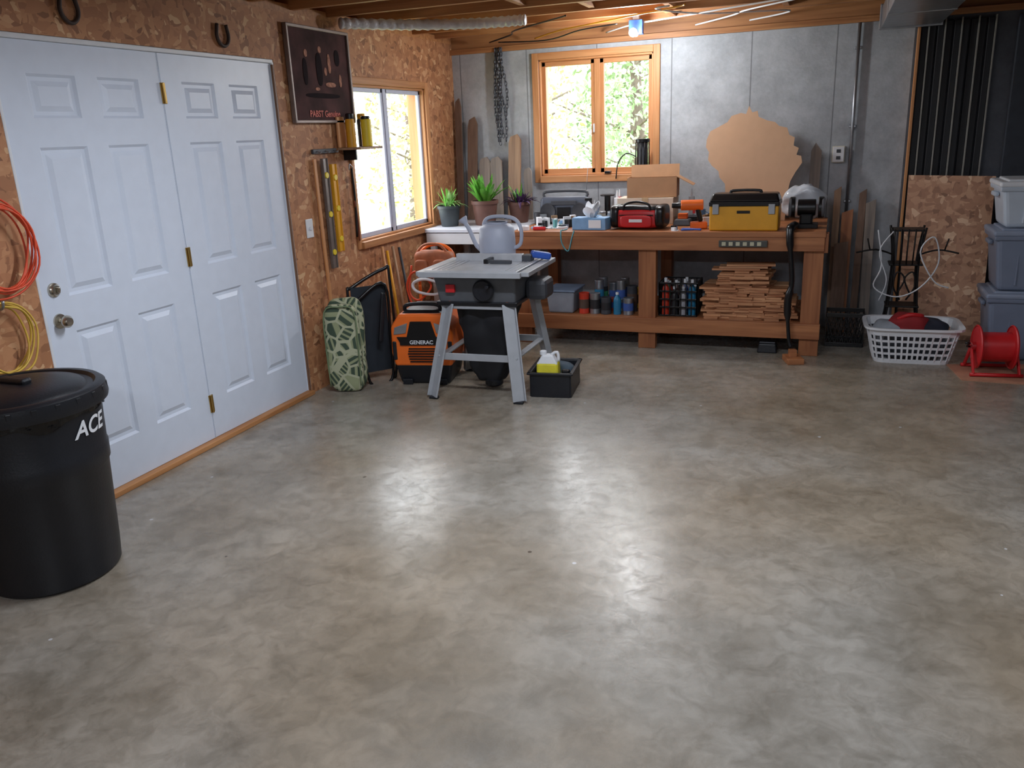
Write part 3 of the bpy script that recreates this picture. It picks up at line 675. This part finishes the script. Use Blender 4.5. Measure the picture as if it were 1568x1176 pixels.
g.soft('leather_tool_bag',(0.02,-.04,.71),(.30,.12,.20),LEA,4,.015,12);g.soft('bag_pocket',(-.06,-.11,.69),(.1,.04,.12),LEA,4);g.soft('bag_pocket_b',(.08,-.11,.69),(.1,.04,.12),LEA,4);g.tube('bag_strap',[(-.12,-.04,.79),(-.05,-.05,.85),(.06,-.05,.85),(.12,-.04,.79)],.01,LEA,8,sm=4)
g.tube('white_hose',[(-.1,-.12,.60),(.05,-.14,.64),(.15,-.13,.58),(.05,-.13,.50),(-.1,-.14,.52),(-.13,-.12,.58),(.0,-.15,.61),(.16,-.12,.52),(.1,-.1,.35)],.011,WHT,8,sm=6)
g.tube('orange_cord',[(-.16,-.06,.7),(-.18,-.08,.5),(-.1,-.1,.45),(.0,-.1,.56),(-.12,-.1,.66),(-.2,-.08,.55),(-.16,-.08,.38)],.008,M('cord_orange',(226,84,50),.45),8,sm=6)
for k,(y,h,m) in enumerate(((5.40,.84,PINE),(5.47,.80,YEL),(5.56,.82,BOARD),(5.66,.80,DGREY))):
    g=G(['broom_stick','yard_stick','garden_stake','rake_handle'][k]);g.tube('stick',[(.14+.01*k,y,.011),(.05,y+.03,h)],.011,m,8)
# ---------------------------------------------------------------- side table
g=G('white_side_table')
g.box('top',(.425,6.58,.865),(.83,.80,.03),M('laminate_white',(212,216,226),.3,var=.03))
g.box('apron',(.42,6.2,.80),(.76,.02,.09),WHT)
for x in(.08,.76):
    for y in(6.24,6.92): g.box('leg_%d_%d'%(x*100,y*100),(x,y,.425),(.045,.045,.85),WHT)
TT=.881
def pot(nm,x,y,r,h,m,lf):
    g=G(nm,(x,y,TT));g.lathe('pot',[(0,0),(r*.72,0),(r*.76,.01),(r*.95,h*.85),(r*1.04,h*.86),(r*1.04,h),(r*.92,h),(r*.9,h*.9),(0,h*.9)],m,seg=32);lf(g,h*.9)
pot('potted_spider_plant',.165,6.40,.095,.17,POTG,lambda g,z:(g.blades('leaves',60,(0,0,z),.17,.014,GREEN2,.95,4,.9),g.blades('leaves_b',20,(0,0,z),.19,.014,GREEN,.5,5,.6)))
pot('potted_peace_lily',.45,6.50,.11,.20,TERR,lambda g,z:g.blades('leaves',46,(0,0,z),.27,.04,GREEN,.7,6,.6,.05))
pot('potted_tradescantia',.69,6.68,.095,.17,TERR,lambda g,z:(g.blades('leaves',50,(0,0,z),.16,.024,PURP,1.0,7,.9,.06),g.blades('leaves_b',10,(0,0,z),.2,.02,GREEN,.6,8,.4)))
BR=M('barn_board',(112,88,74),.8,var=.25,scale=6,stretch=(8,8,1))
for k,(x,w_,z,t,m,lean) in enumerate(((.055,.06,1.92,.02,BR,0),(.165,.09,1.76,.02,BR,.02),(.285,.10,1.42,.02,BOARDG,0),(.41,.11,1.42,.02,BOARDG,.01),(.56,.11,1.60,.025,BOARD,.0),(.70,.07,1.32,.02,BOARDG,0))):
    g=G('leaning_board',(x,6.89,TT));h=z-TT
    g.prism('plank',[(-w_/2,0),(w_/2,0),(w_/2,h*.93),(w_*.2,h),(-w_*.35,h*.97),(-w_/2,h*.9)],t,m,(0,0,0),.002,rot=(-.06,[.0,.03,.02,-.02,.03,-.02][k],0))
g=G('hanging_chain',(.45,6.965,0))
V=[];F=[];CH=M('chain_steel',(100,104,112),.4,metal=.7)
for st in range(7):
    x0=-.06+.02*st;zt=2.28;zb=[1.58,1.50,1.62,1.47,1.55,1.52,1.7][st];n=int((zt-zb)/.030)
    for i in range(n):
        z=zt-i*.030;x=x0*(.25+.75*abs(math.sin(i*.14+st)))+.012*math.sin(i*.2+st*2);P=[]
        for j in range(8):
            a=2*math.pi*j/8;u=.011*math.cos(a);v=.021*math.sin(a)
            P.append((x+(u if i%2 else 0),-.004*st+(0 if i%2 else u),z+v))
        v,f_=sweepvf(P,.004,5,True);o=len(V);V+=v;F+=[tuple(q+o for q in k) for k in f_]
g.mesh('links',V,F,CH,True);g.box('nail',(0,.01,2.25),(.05,.03,.02),STEEL)
# ---------------------------------------------------------------- workbench
g=G('workbench')
X0,X1,YF_,YK=.86,3.14,6.02,6.94
n=5
for k in range(n):
    d=(YK-YF_+.02)/n;g.box('top_plank_%d'%k,((X0+X1)/2,YF_-.02+d*(k+.5),.862),(X1-X0,d-.002,.036),BENCHW,.002)
g.box('apron_front',((X0+X1)/2,YF_+.0,.795),(X1-X0-.01,.036,.095),BENCHW,.003);g.box('apron_back',((X0+X1)/2,YK-.03,.795),(X1-X0-.01,.036,.095),BENCHW)
g.box('apron_right',(X1-.03,(YF_+YK)/2,.795),(.036,YK-YF_-.08,.095),BENCHW)
for x in (.93,1.915,3.07):
    g.box('post_f_%d'%(x*100),(x,YF_+.055,.42),(.13,.07,.84),BENCHZ,.004);g.box('post_b_%d'%(x*100),(x,YK-.08,.42),(.09,.09,.84),BENCHZ,.004)
g.box('shelf_board',((X0+X1)/2,(YF_+YK)/2+.01,.222),(X1-X0-.06,YK-YF_-.08,.024),BENCHW,.002)
g.box('shelf_fascia',((X0+X1)/2,YF_+.008,.182),(X1-X0+.0,.03,.11),BENCHW,.003)
g.box('side_block',(X1+.005,YF_+.06,.80),(.03,.12,.13),BENCHZ)
BT=.881
g=G('power_strip',(2.60,5.99,.80));g.box('body',(0,0,0),(.33,.024,.045),M('strip_body',(70,70,66),.5))
for k in range(6): g.box('outlet_%d'%k,(-.13+k*.048,-.013,0),(.028,.004,.026),M('outlet_beige',(190,186,160),.5))
g=G('portable_radio',(1.10,6.68,BT),.05);g.e.scale=(1.08,1,1.15)
g.taper('body',(0,0,0),(.40,.16),(.37,.12),.18,M('radio_grey',(84,90,104),.45),.02)
for s in(-1,1):g.lathe('speaker_%d'%(s>0),[(0,.006),(.03,.004),(.05,.01),(.058,.012),(.062,0)],DGREY,(s*.125,-.072,.08),axis='y',rot=(.0,0,3.14159))
g.box('deck',(0,-.077,.07),(.11,.01,.08),BLKS);g.box('dial',(0,-.075,.14),(.2,.01,.03),DGREY);g.tube('handle',[(-.16,0,.17),(-.15,0,.215),(.15,0,.215),(.16,0,.17)],.01,DGREY,8,sm=4)
g.tube('antenna',[(.15,.05,.18),(.17,.05,.42)],.002,STEEL,6)
g=G('wire_spool',(1.43,6.78,BT));g.cyl('base',(0,0,0),.06,.012,BLKS);g.cyl('core',(0,0,.012),.025,.19,BLKS);g.cyl('top',(0,0,.20),.06,.012,BLKS)
g=G('spray_bottle',(1.345,6.57,BT));g.cyl('bottle',(0,0,0),.03,.15,WHT);g.cyl('neck',(0,0,.15),.012,.03,BLKS);g.box('trigger',(-.02,0,.19),(.06,.02,.025),BLKS)
g=G('tissue_box',(1.46,6.17,BT),-.1);g.box('carton',(0,0,.045),(.27,.13,.09),LBLUE);g.box('label',(.05,-.066,.045),(.1,.003,.06),PAPER)
g.blades('tissue',9,(0,0,.085),.14,.10,PAPER,.5,3,.3,.02)
g=G('red_tool_bag',(1.82,6.23,BT+.003),-.05)
g.soft('body',(0,0,.078),(.36,.22,.15),RED,5,.005,10);g.soft('top',(0,0,.145),(.35,.20,.06),BLKS,4,.005,10)
g.soft('end_a',(-.17,0,.09),(.08,.235,.17),BLKS,4);g.soft('end_b',(.17,0,.09),(.08,.235,.17),BLKS,4)
g.soft('front_pocket',(0,-.115,.06),(.24,.03,.09),RED,5);g.box('zip',(0,-.12,.105),(.26,.008,.008),BLKS);g.box('logo',(0,-.131,.065),(.10,.004,.022),WHT)
g.tube('handle',[(-.1,-.09,.13),(-.09,-.1,.18),(0,-.1,.20),(.09,-.1,.18),(.1,-.09,.13)],.009,BLKS,8,sm=4)
g=G('closed_carton',(1.80,6.62,BT))
g.box('box',(0,0,.10),(.44,.24,.20),M('carton_pale',(214,196,176),.8,var=.04),.002);g.box('tape',(0,-.001,.10),(.05,.243,.203),M('packing_tape',(196,170,136),.3),.001)
g=G('cardboard_box',(1.84,6.63,BT+.203),.08);W2,D2,H2=.38,.22,.15
for nm,c,s in (('bottom',(0,0,.003),(W2,D2,.004)),('f',(0,-D2/2,H2/2),(W2,.004,H2)),('b',(0,D2/2,H2/2),(W2,.004,H2)),('l',(-W2/2,0,H2/2),(.004,D2,H2)),('r',(W2/2,0,H2/2),(.004,D2,H2))): g.box(nm,c,s,CARD,0)
g.box('flap_r',(W2/2+.06,0,H2-.03),(.15,D2-.01,.004),CARD,0,(0,.5,0));g.box('flap_b',(0,D2/2+.01,H2+.04),(W2,.1,.004),CARD,0,(1.3,0,0))
g=G('caged_lantern',(1.70,6.87,BT))
g.cyl('stand',(0,0,0),.06,.03,BLKS);g.cyl('pole',(0,0,.03),.025,.35,BLKS)
g.cyl('base',(0,0,.38),.06,.03,BLKS);g.cyl('core',(0,0,.41),.035,.2,DGREY);g.cyl('top',(0,0,.61),.06,.03,BLKS)
for k in range(12):
    a=k*math.pi/6;g.tube('bar_%d'%k,[(.055*math.cos(a),.055*math.sin(a),.40),(.055*math.cos(a),.055*math.sin(a),.62)],.004,BLKS,5)
g.tube('arm',[(-.05,0,.5),(-.13,0,.53),(-.2,0,.46),(-.22,0,.33)],.005,BLKS,6,sm=4)
g=G('cordless_drill',(2.22,6.20,BT),.2)
g.cyl('motor',(-.09,0,.17),.038,.16,ORG,axis='x');g.cyl('chuck',(-.155,0,.17),.018,.07,BLKS,axis='x',r2=.026);g.beam('grip',(.03,0,.15),(.055,0,.05),.045,.035,BLKS,.012);g.box('battery',(.04,0,.025),(.12,.08,.05),ORG,.01);g.box('trigger',(.005,0,.125),(.02,.015,.03),RED)
g=G('drill_charger',(2.11,6.42,BT));g.taper('body',(0,0,0),(.14,.12),(.11,.1),.05,DGREY,.01);g.box('pack',(0,0,.07),(.07,.06,.04),ORG)
g=G('yellow_toolbox',(2.59,6.17,BT),-.02)
g.box('body',(0,0,.085),(.47,.22,.17),YEL,.01);g.box('lid_lower',(0,0,.185),(.48,.23,.03),BLKS,.006);g.taper('lid',(0,0,.2),(.48,.22),(.44,.15),.055,BLKS,.012)
g.tube('handle',[(-.1,0,.25),(-.09,0,.27),(.09,0,.27),(.1,0,.25)],.01,BLKS,8,sm=4)
for s in(-.19,.19): g.box('latch_%d'%(s>0),(s,-.118,.15),(.045,.014,.07),STEEL)
g.box('badge',(0,-.112,.13),(.09,.004,.02),BLKS)
g=G('state_outline_cutout',(2.57,6.74,BT),0,-.06)
px=[(1087,208),(1092,196),(1104,190),(1118,183),(1124,174),(1138,170),(1146,172),(1150,160),(1155,170),(1163,168),(1165,177),(1178,183),(1190,186),(1196,192),(1208,195),(1212,206),(1220,210),(1219,222),(1227,226),(1224,236),(1231,238),(1233,248),(1224,262),(1217,276),(1214,292),(1212,336),(1128,336),(1126,300),(1119,292),(1118,278),(1109,268),(1107,258),(1096,249),(1090,240),(1091,228),(1086,220)]
g.prism('plywood',[((x-1158)*.00486,(336-y)*.00483) for x,y in px],.012,CARDP,(0,0,0))
g=G('bench_grinder',(3.0,6.26,BT))
g.box('foot',(0,0,.015),(.16,.14,.03),BLKS);g.box('neck',(0,0,.06),(.09,.08,.08),BLKS,.015);g.cyl('motor',(-.06,0,.14),.058,.12,BLKS,axis='x')
for s in(-1,1): g.cyl('wheel_guard_%d'%(s>0),(s*.095-.018,0,.14),.075,.036,BLKS,axis='x');g.cyl('wheel_%d'%(s>0),(s*.095-.01+s*.014,-.015,.14),.068,.02,M('grind_stone',(90,90,94),.8),axis='x')
g=G('black_hose_strap')
g.tube('strap',[(2.93,6.10,.914),(2.92,6.02,.914),(2.91,5.965,.90),(2.915,5.95,.80),(2.94,5.945,.55),(2.92,5.945,.40),(2.94,5.93,.16),(2.96,5.92,.09)],[.03]*13+[.026]*6+[.018]*8+[.026]*6+[.013]*20,BLKS,8,sm=6)
g=G('foot_block',(2.98,5.86,0),.3);g.box('block',(0,0,.02),(.11,.16,.04),BENCHW);g.box('upright',(0,.02,.06),(.05,.05,.05),BENCHW)
g=G('rodent_bait_box',(2.79,6.12,0));g.taper('body',(0,0,0),(.14,.12),(.12,.1),.07,BLK,.01);g.box('lid',(0,0,.075),(.11,.09,.012),DGREY)
g=G('plastic_bag',(2.98,6.50,BT));g.soft('bag',(0,0,.15),(.26,.2,.26),M('clear_poly',(206,212,220),.2,var=.1,alpha=.8),2.4,.05,10)
# heaps of small hardware and papers on the bench
rd=random.Random(11)
pal=[PAPER,LBLUE,STEEL,DGREY,BLKS,M('kraft',(150,120,90),.7),M('teal_bits',(90,150,150),.5),PAPER]
for reg,cnt in (((.95,1.27,6.20,6.50),64),((1.33,1.58,6.29,6.46),40),((2.24,2.38,6.34,6.52),24),((2.06,2.13,6.06,6.10),6),((1.62,1.96,6.39,6.43),16)):
    cx_,cy_=(reg[0]+reg[1])/2,(reg[2]+reg[3])/2
    g=G('hardware_clutter',(cx_,cy_,BT));LL=[[] for _ in pal]
    for k in range(cnt):
        flat=rd.random()<.3
        x=rd.uniform(reg[0],reg[1])-cx_;y=rd.uniform(reg[2],reg[3])-cy_;h=.002+.001*k/4 if flat else rd.uniform(.012,.085)
        a=rd.uniform(.04,.09) if flat else rd.uniform(.015,.07)
        if reg[3]-reg[2]<.06: a=min(a,.04)
        LL[0 if flat else k%8].append(((x,y,h/2),(a,rd.uniform(.012,.05) if not flat else a*.8,h),Matrix.Rotation(rd.uniform(0,3),3,'Z')))
    for k,m in enumerate(pal):
        if LL[k]: g.multi('bits_%d'%k,LL[k],m)
def clutter(nm,x,y,kind,m,z=BT,rz=0):
    g=G(nm,(x,y,z),rz)
    if kind=='tape': g.lathe('roll',[(.025,0),(.045,0),(.045,.03),(.025,.03),(.025,0)],m,seg=28)
    if kind=='screw': g.cyl('handle',(0,0,.015),.014,.1,m,axis='x',seg=12);g.tube('shaft',[(.1,0,.015),(.2,0,.015)],.003,STEEL,6)
    if kind=='jar': g.cyl('jar',(0,0,0),.035,.08,m);g.cyl('lid',(0,0,.08),.036,.015,STEEL)
    if kind=='case': g.box('case',(0,0,.025),(.2,.13,.045),m,.01);g.box('handle',(0,-.075,.025),(.08,.02,.015),BLKS);g.box('lidline',(0,0,.05),(.19,.12,.006),DGREY)
    if kind=='plier': g.tube('arm_a',[(-.08,-.02,.01),(0,.0,.01),(.06,.01,.01)],.007,m,8,sm=4);g.tube('arm_b',[(-.08,.03,.01),(0,.0,.012),(.06,-.01,.01)],.007,m,8,sm=4)
    if kind=='caulk': g.cyl('cartridge',(0,0,0),.024,.19,m,seg=20);g.cyl('nozzle',(0,0,.19),.009,.06,WHT,r2=.003,seg=12)
    if kind=='mug': g.lathe('mug',[(0,0),(.034,0),(.037,.09),(.033,.09),(.031,.01),(0,.01)],m,seg=24);g.tube('ear',[(.036,0,.07),(.06,0,.06),(.058,0,.03),(.036,0,.02)],.004,m,6,sm=4)
for a in (('masking_tape',.93,6.11,'tape',PAPER),('screwdriver',1.02,6.08,'screw',RED),('glass_jar',1.43,6.58,'jar',M('jar',(170,170,160),.2)),('socket_case',2.38,6.62,'case',DGREY),('socket_case',2.15,6.60,'case',BLKS),('pliers',2.24,6.06,'plier',BLUE),('glass_jar',1.52,6.56,'jar',M('jar_b',(130,150,170),.2)),
    ('caulk_tube',1.53,6.70,'caulk',WHT),('caulk_tube',1.53,6.78,'caulk',RED),('caulk_tube',2.12,6.76,'caulk',WHT),('enamel_mug',2.2,6.72,'mug',LBLUE),('enamel_mug',.90,6.56,'mug',DGREY)):
    clutter(*a)
g=G('small_parts_organizer',(2.36,6.80,BT));g.box('cabinet',(0,0,.09),(.16,.12,.18),DGREY,.006)
for i in range(3):
    for j in range(4): g.box('drawer_%d_%d'%(i,j),(-.05+i*.05,-.063,.025+j*.043),(.044,.008,.037),M('drawer_clear',(180,186,190),.3),.002)
g=G('dangling_cable');g.tube('cable',[(1.28,6.12,BT+.006),(1.27,6.05,BT+.006),(1.27,5.99,BT+.006),(1.28,5.975,.80),(1.33,5.97,.74),(1.36,5.975,.84),(1.37,6.0,BT+.008)],.005,M('teal_wire',(70,140,150),.5),6,sm=6)
g=G('leaning_board',(3.02,6.9,BT+.002));g.prism('plank',[(-.04,0),(.04,0),(.045,.5),(0,.56),(-.03,.5)],.02,BOARDG,rot=(-.06,.0,0))
# ---------------------------------------------------------------- under-bench shelf goods
SZ=.2345
rd=random.Random(5)
cols=[(200,60,40),(60,90,160),(230,230,230),(40,40,44),(210,170,50),(60,130,90),(170,170,176),(150,60,40),(90,70,60),(40,120,160)]
def bottle(g,n,x,y,r,h,m,cap):
    g.lathe('%s_body'%n,[(0,0),(r,0),(r,h*.65),(r*.8,h*.75),(r*.35,h*.85),(r*.35,h*.92)],m,(x,y,0),16);g.cyl('%s_cap'%n,(x,y,h*.88),r*.42,h*.12,cap,seg=12)
def tin(g,n,x,y,r,h,m):
    g.lathe('%s_tin'%n,[(0,0),(r,0),(r*1.03,.003),(r,.008),(r,h-.01),(r*1.04,h-.004),(r*1.02,h),(r*.85,h-.004),(0,h-.004)],m,(x,y,0),22)
    g.lathe('%s_band'%n,[(r*1.01,h*.25),(r*1.01,h*.7)],M('lab%d'%rd.randint(0,3),cols[rd.randint(0,9)],.5),(x,y,0),22)
g=G('paint_cans_and_bottles',(0,0,SZ))
x=1.40;i=0
while x<1.83:
    for r_ in range(3):
        yy=6.14+r_*.13;m=M('bt%d'%((i*3+r_)%10),cols[(i*3+r_)%10],.4)
        if (i+r_*2)%4==3: bottle(g,'b%d_%d'%(i,r_),x,yy,.03,rd.uniform(.17,.25),m,WHT)
        else: tin(g,'t%d_%d'%(i,r_),x,yy,.040,rd.choice((.10,.13,.16,.2)),m if (i+r_)%3==0 else (STEEL if (i+r_)%3==1 else DGREY))
        if r_ and i%2: tin(g,'u%d_%d'%(i,r_),x+.0,yy+.0,.036,.24,STEEL)
    x+=.088;i+=1
g=G('milk_crate_with_bottles',(2.13,6.26,SZ))
CW,CD,CH_=.28,.26,.26
for z in (.006,.07,.13,.19,.25):
    for nm,c,s in (('f',(0,-CD/2,z),(CW,.008,.012)),('b',(0,CD/2,z),(CW,.008,.012)),('l',(-CW/2,0,z),(.008,CD,.012)),('r',(CW/2,0,z),(.008,CD,.012))): g.box('rail_%s_%d'%(nm,z*100),c,s,BLKS,.001)
for k in range(8):
    xx=-CW/2+CW*k/7;g.box('bar_f_%d'%k,(xx,-CD/2,.13),(.008,.008,.25),BLKS,.001);g.box('bar_b_%d'%k,(xx,CD/2,.13),(.008,.008,.25),BLKS,.001)
    yy=-CD/2+CD*k/7;g.box('bar_l_%d'%k,(-CW/2,yy,.13),(.008,.008,.25),BLKS,.001);g.box('bar_r_%d'%k,(CW/2,yy,.13),(.008,.008,.25),BLKS,.001)
g.box('bottom',(0,0,.004),(CW-.01,CD-.01,.006),BLKS,.001)
for a in range(3):
    for b in range(4): bottle(g,'c%d%d'%(a,b),-.10+b*.066,-.08+a*.08,.028,rd.uniform(.2,.29),M('bt%d'%((a*5+b*3)%10),cols[(a*5+b*3)%10],.4),WHT)
g=G('parquet_wood_pile',(0,0,SZ))
L=[]
for col,(xa,h) in enumerate(((2.38,.22),(2.48,.33),(2.59,.35),(2.70,.34),(2.81,.22),(2.90,.12))):
    z=.0
    while z<h:
        t=rd.uniform(.014,.022);n_=rd.choice((.12,.15,.2))
        R=Matrix.Rotation(rd.uniform(-.15,.15),3,'Z')
        L.append(((xa+rd.uniform(-.0,.012),6.17+rd.uniform(-.02,.03),z+t/2),(n_*.85,rd.uniform(.13,.17),t-.002),R))
        L.append(((xa+rd.uniform(-.0,.02),6.36+rd.uniform(-.02,.03),z+t/2),(n_*.85,.16,t-.002),R));z+=t
for k in range(3): L.append(((2.54+.05*k,6.22,.355+k*.016),(.34,.12,.014),Matrix.Rotation(.05*k,3,'Z')))
g.multi('slats',L[::2],SHING);g.multi('slats_b',L[1::2],wood_mat('parquet_wood_b',(180,128,90),(226,182,140),'x'))
g=G('clear_storage_box',(1.22,6.22,SZ));g.taper('bin',(0,0,0),(.2,.24),(.23,.28),.17,M('frost_plastic',(160,168,180),.3,var=.1,alpha=.8),.015);g.box('lid',(0,0,.178),(.25,.3,.014),M('lid_blue_grey',(120,136,160),.4));g.soft('cloth',(0,-.02,.08),(.17,.2,.1),M('cloth_pink',(170,120,120),.9),3,.01)
# ---------------------------------------------------------------- right of bench
for k,(x,w_,z,m) in enumerate(((3.20,.05,1.12,BOARD),(3.28,.08,.95,BENCHZ),(3.37,.05,1.10,BR),(3.45,.07,1.02,BOARDG),(3.25,.10,.72,BR))):
    g=G('scrap_lumber',(x,6.82 if k<4 else 6.72,0))
    g.prism('board',[(-w_/2,0),(w_/2,0),(w_/2,z),(-w_/2,z*.97)],.022,m,(0,0,0),.002,rot=(-.10,[.0,.0,.01,-.01,.0][k],0))
g=G('plastic_crate',(3.31,6.46,0),.0)
CW,CD,CH_=.26,.20,.25
for nm,c,s in (('f',(0,-CD/2,0),(CW,.008,.03)),('b',(0,CD/2,0),(CW,.008,.03)),('l',(-CW/2,0,0),(.008,CD,.03)),('r',(CW/2,0,0),(.008,CD,.03))):
    for z in (.015,CH_-.015): g.box('rim_%s_%d'%(nm,z*100),(c[0],c[1],z),s,BLKS,.002)
for k in range(9):
    for yy in(-CD/2,CD/2):
        xx=-CW/2+CW*k/8
        g.beam('lat_a_%d_%d'%(k,yy>0),(xx,yy,.02),(max(-CW/2,min(CW/2,xx+.07)),yy,CH_-.02),.007,.006,BLKS,.001)
        g.beam('lat_b_%d_%d'%(k,yy>0),(xx,yy,.02),(max(-CW/2,min(CW/2,xx-.07)),yy,CH_-.02),.007,.006,BLKS,.001)
g.box('bottom',(0,0,.006),(CW,CD,.01),BLKS,.002)
g=G('osb_offcut_sheet',(3.96,6.72,0));g.prism('sheet',[(-.28,0),(.28,0),(.285,1.18),(-.28,1.2)],.012,OSBP,(0,0,.001),rot=(-.14,0,0))
g=G('black_corrugated_panels',(0,0,0))
DK=M('black_rubber',(24,25,30),.6);LE=M('slat_edge_grey',(140,138,132),.6)
for k in range(9):
    x=3.70+k*.052;g.box('panel_%d'%k,(x,6.972-.004*(k%3),1.12),(.044,.02+.008*(k%2),2.235),DK,.006)
    if k%2==0: g.box('edge_%d'%k,(x+.026,6.955,1.13),(.010,.02,2.24),LE,.001)
g.box('stud',(3.665,6.965,1.14),(.02,.05,2.26),PINE)
g=G('shaded_wall_boards');  # added boards, their dark colour stands in for shade on the concrete wall
for k in range(3): g.box('board_%d'%k,(4.36+k*.17,6.95,1.12),(.16,.05,2.24),M('wall_shade_dark',(52,56,64),.8),.004)
g=G('wrought_iron_stand',(3.68,6.50,0))
for s in(-1,1):
    for yy in (-.08,.08):
        g.tube('leg_%d_%d'%(s>0,yy>0),[(s*.14,yy,.008),(s*.10,yy,.25),(s*.08,yy,.6),(s*.11,yy,.86)],.008,IRON,8,sm=5)
    g.tube('scroll_%d'%(s>0),[(s*.02,-.08,.35),(s*.07,-.085,.45),(s*.05,-.085,.55),(s*.0,-.085,.5),(s*.04,-.085,.40)],.006,IRON,6,sm=5)
    g.tube('arm_%d'%(s>0),[(s*.08,0,.66),(s*.2,-.03,.70),(s*.33,-.05,.68)],.006,IRON,6,sm=4);g.tube('arm_tip_%d'%(s>0),[(s*.24,-.04,.70),(s*.26,-.04,.78)],.005,IRON,6)
for z in (.3,.6,.84):
    g.box('tray_%d'%(z*100),(0,0,z),(.22,.18,.012),IRON)
for k in range(5): g.tube('grid_%d'%k,[(-.08+.04*k,-.09,.6),(-.09+.045*k,-.09,.85)],.005,IRON,6)
g.tube('white_cord',[(-.2,-.12,.85),(-.16,-.12,.6),(-.2,-.13,.45),(-.05,-.13,.38),(.1,-.13,.45),(.2,-.12,.62),(.16,-.12,.8),(.08,-.13,.7),(.18,-.13,.5),(.28,-.12,.45)],.005,WHT,6,sm=6)
g.tube('white_cord_b',[(-.1,-.12,.84),(-.18,-.13,.7),(-.12,-.13,.5),(-.16,-.13,.35)],.004,WHT,6,sm=6)
g=G('laundry_basket',(3.73,6.13,0),.03)
def bk(z):
    t=z/.25;return .235+.055*t,.160+.05*t
def rr(z,inset=0,n=48):
    a,b=bk(z);a-=inset;b-=inset;P=[]
    for k in range(n):
        th=2*math.pi*k/n;c,s=math.cos(th),math.sin(th);q=(abs(c)**6+abs(s)**6)**(-1/6);P.append(Vector((a*c*q,b*s*q,z)))
    return P
for k,(z,hh) in enumerate(((.0,.03),(.06,.016),(.105,.016),(.15,.016),(.195,.055))):
    V=rr(z)+rr(z+hh)+rr(z+hh,.006)+rr(z,.006);n=48;F=[]
    for r_ in range(4):
        for i in range(n): F.append((r_*n+i,r_*n+(i+1)%n,((r_+1)%4)*n+(i+1)%n,((r_+1)%4)*n+i))
    g.mesh('band_%d'%k,V,F,WHT)
A=rr(.02,.001);B=rr(.205,.001)
for i in range(48): g.beam('rib_%d'%i,A[i],B[i],.012,.006,WHT,0)
V=rr(.25)+[Vector((v.x*1.07,v.y*1.09,.252)) for v in rr(.25)]+[Vector((v.x*1.07,v.y*1.09,.238)) for v in rr(.25)];n=48
g.mesh('rim',V,[(r_*n+i,r_*n+(i+1)%n,(r_+1)*n+(i+1)%n,(r_+1)*n+i) for r_ in range(2) for i in range(n)],WHT)
g.mesh('base',rr(.006,.003),[tuple(range(48))],WHT)
g.soft('red_cloth',(-.02,0,.23),(.24,.2,.16),M('cloth_red',(140,30,34),.8),2.6,.03,11);g.soft('dark_cloth',(.12,.03,.19),(.2,.24,.16),M('cloth_navy',(34,36,50),.9),2.8,.03,11)
g.soft('pale_cloth',(-.14,.02,.17),(.2,.26,.16),M('cloth_pale',(150,156,164),.9),2.8,.03,11);g.soft('filling',(0,0,.12),(.42,.28,.2),M('cloth_grey',(80,84,92),.9),4,.01,11)
g.tube('red_hose',[(-.1,-.05,.28),(-.03,-.08,.32),(.05,-.05,.31),(.04,.02,.29)],.014,RED,8,sm=5)
g=G('cardboard_mat',(4.19,5.83,0),.0);g.prism('sheet',[(-.24,-.16),(.26,-.26),(.28,.22),(-.19,.2)],.006,M('cardboard_orange',(176,124,98),.8),(0,0,.003),rot=(1.5708,0,0))
g=G('red_cord_reel',(4.19,5.85,.007),.1)
for s in(-1,1):
    g.lathe('disc_%d'%(s>0),[(0,0),(.10,0),(.13,.006),(.135,0),(.142,.006),(.138,.014),(.12,.012),(0,.012)],RED,(s*.10-.006,0,.165),axis='x',seg=44)
g.cyl('drum',(-.1,0,.165),.095,.2,RED,axis='x');g.cyl('hub',(-.135,0,.165),.03,.27,M('reel_hub',(150,24,28),.4),axis='x')
for s in(-1,1):
    g.beam('stand_a_%d'%(s>0),(s*.13,-.12,.012),(s*.13,0,.17),.012,.03,RED);g.beam('stand_b_%d'%(s>0),(s*.13,.12,.012),(s*.13,0,.17),.012,.03,RED)
for yy in(-.12,.12): g.tube('foot_%d'%(yy>0),[(-.15,yy,.012),(.15,yy,.012)],.012,RED)
g.tube('crank',[(-.135,0,.165),(-.155,0,.165),(-.155,-.05,.20),(-.18,-.05,.20)],.007,BLKS,6)
BINM=M('bin_blue_grey',(122,132,152),.45,var=.04);BINW=M('bin_frost',(190,200,212),.4,var=.04);LIDM=M('bin_lid',(138,148,168),.45,var=.04)
z=0
for k,(h,bm_,lm) in enumerate(((.46,BINM,LIDM),(.40,BINM,LIDM),(.30,BINW,WHT))):
    g=G('storage_bin',(4.47-.0*k,6.36,z),0)
    g.taper('tub',(0,0,0),(.50,.34),(.58,.40),h-.03,bm_,.03);g.taper('rim',(0,0,h-.065),(.60,.42),(.61,.43),.03,bm_,.008)
    g.box('lid',(0,0,h-.02),(.62,.44,.035),lm,.012);g.box('lid_inset',(0,0,h+.0),(.52,.36,.02),lm,.008)
    for s in(-1,1): g.box('handle_%d'%(s>0),(s*.30,0,h-.09),(.03,.14,.03),bm_,.01)
    for s in(-.15,0,.15): g.box('rib_%d'%int(s*100),(s,-.18,h*.4),(.012,.02,h*.6),bm_,.004)
    z+=h+.011
SC.view_settings.view_transform='Standard'
SC.view_settings.look='None'
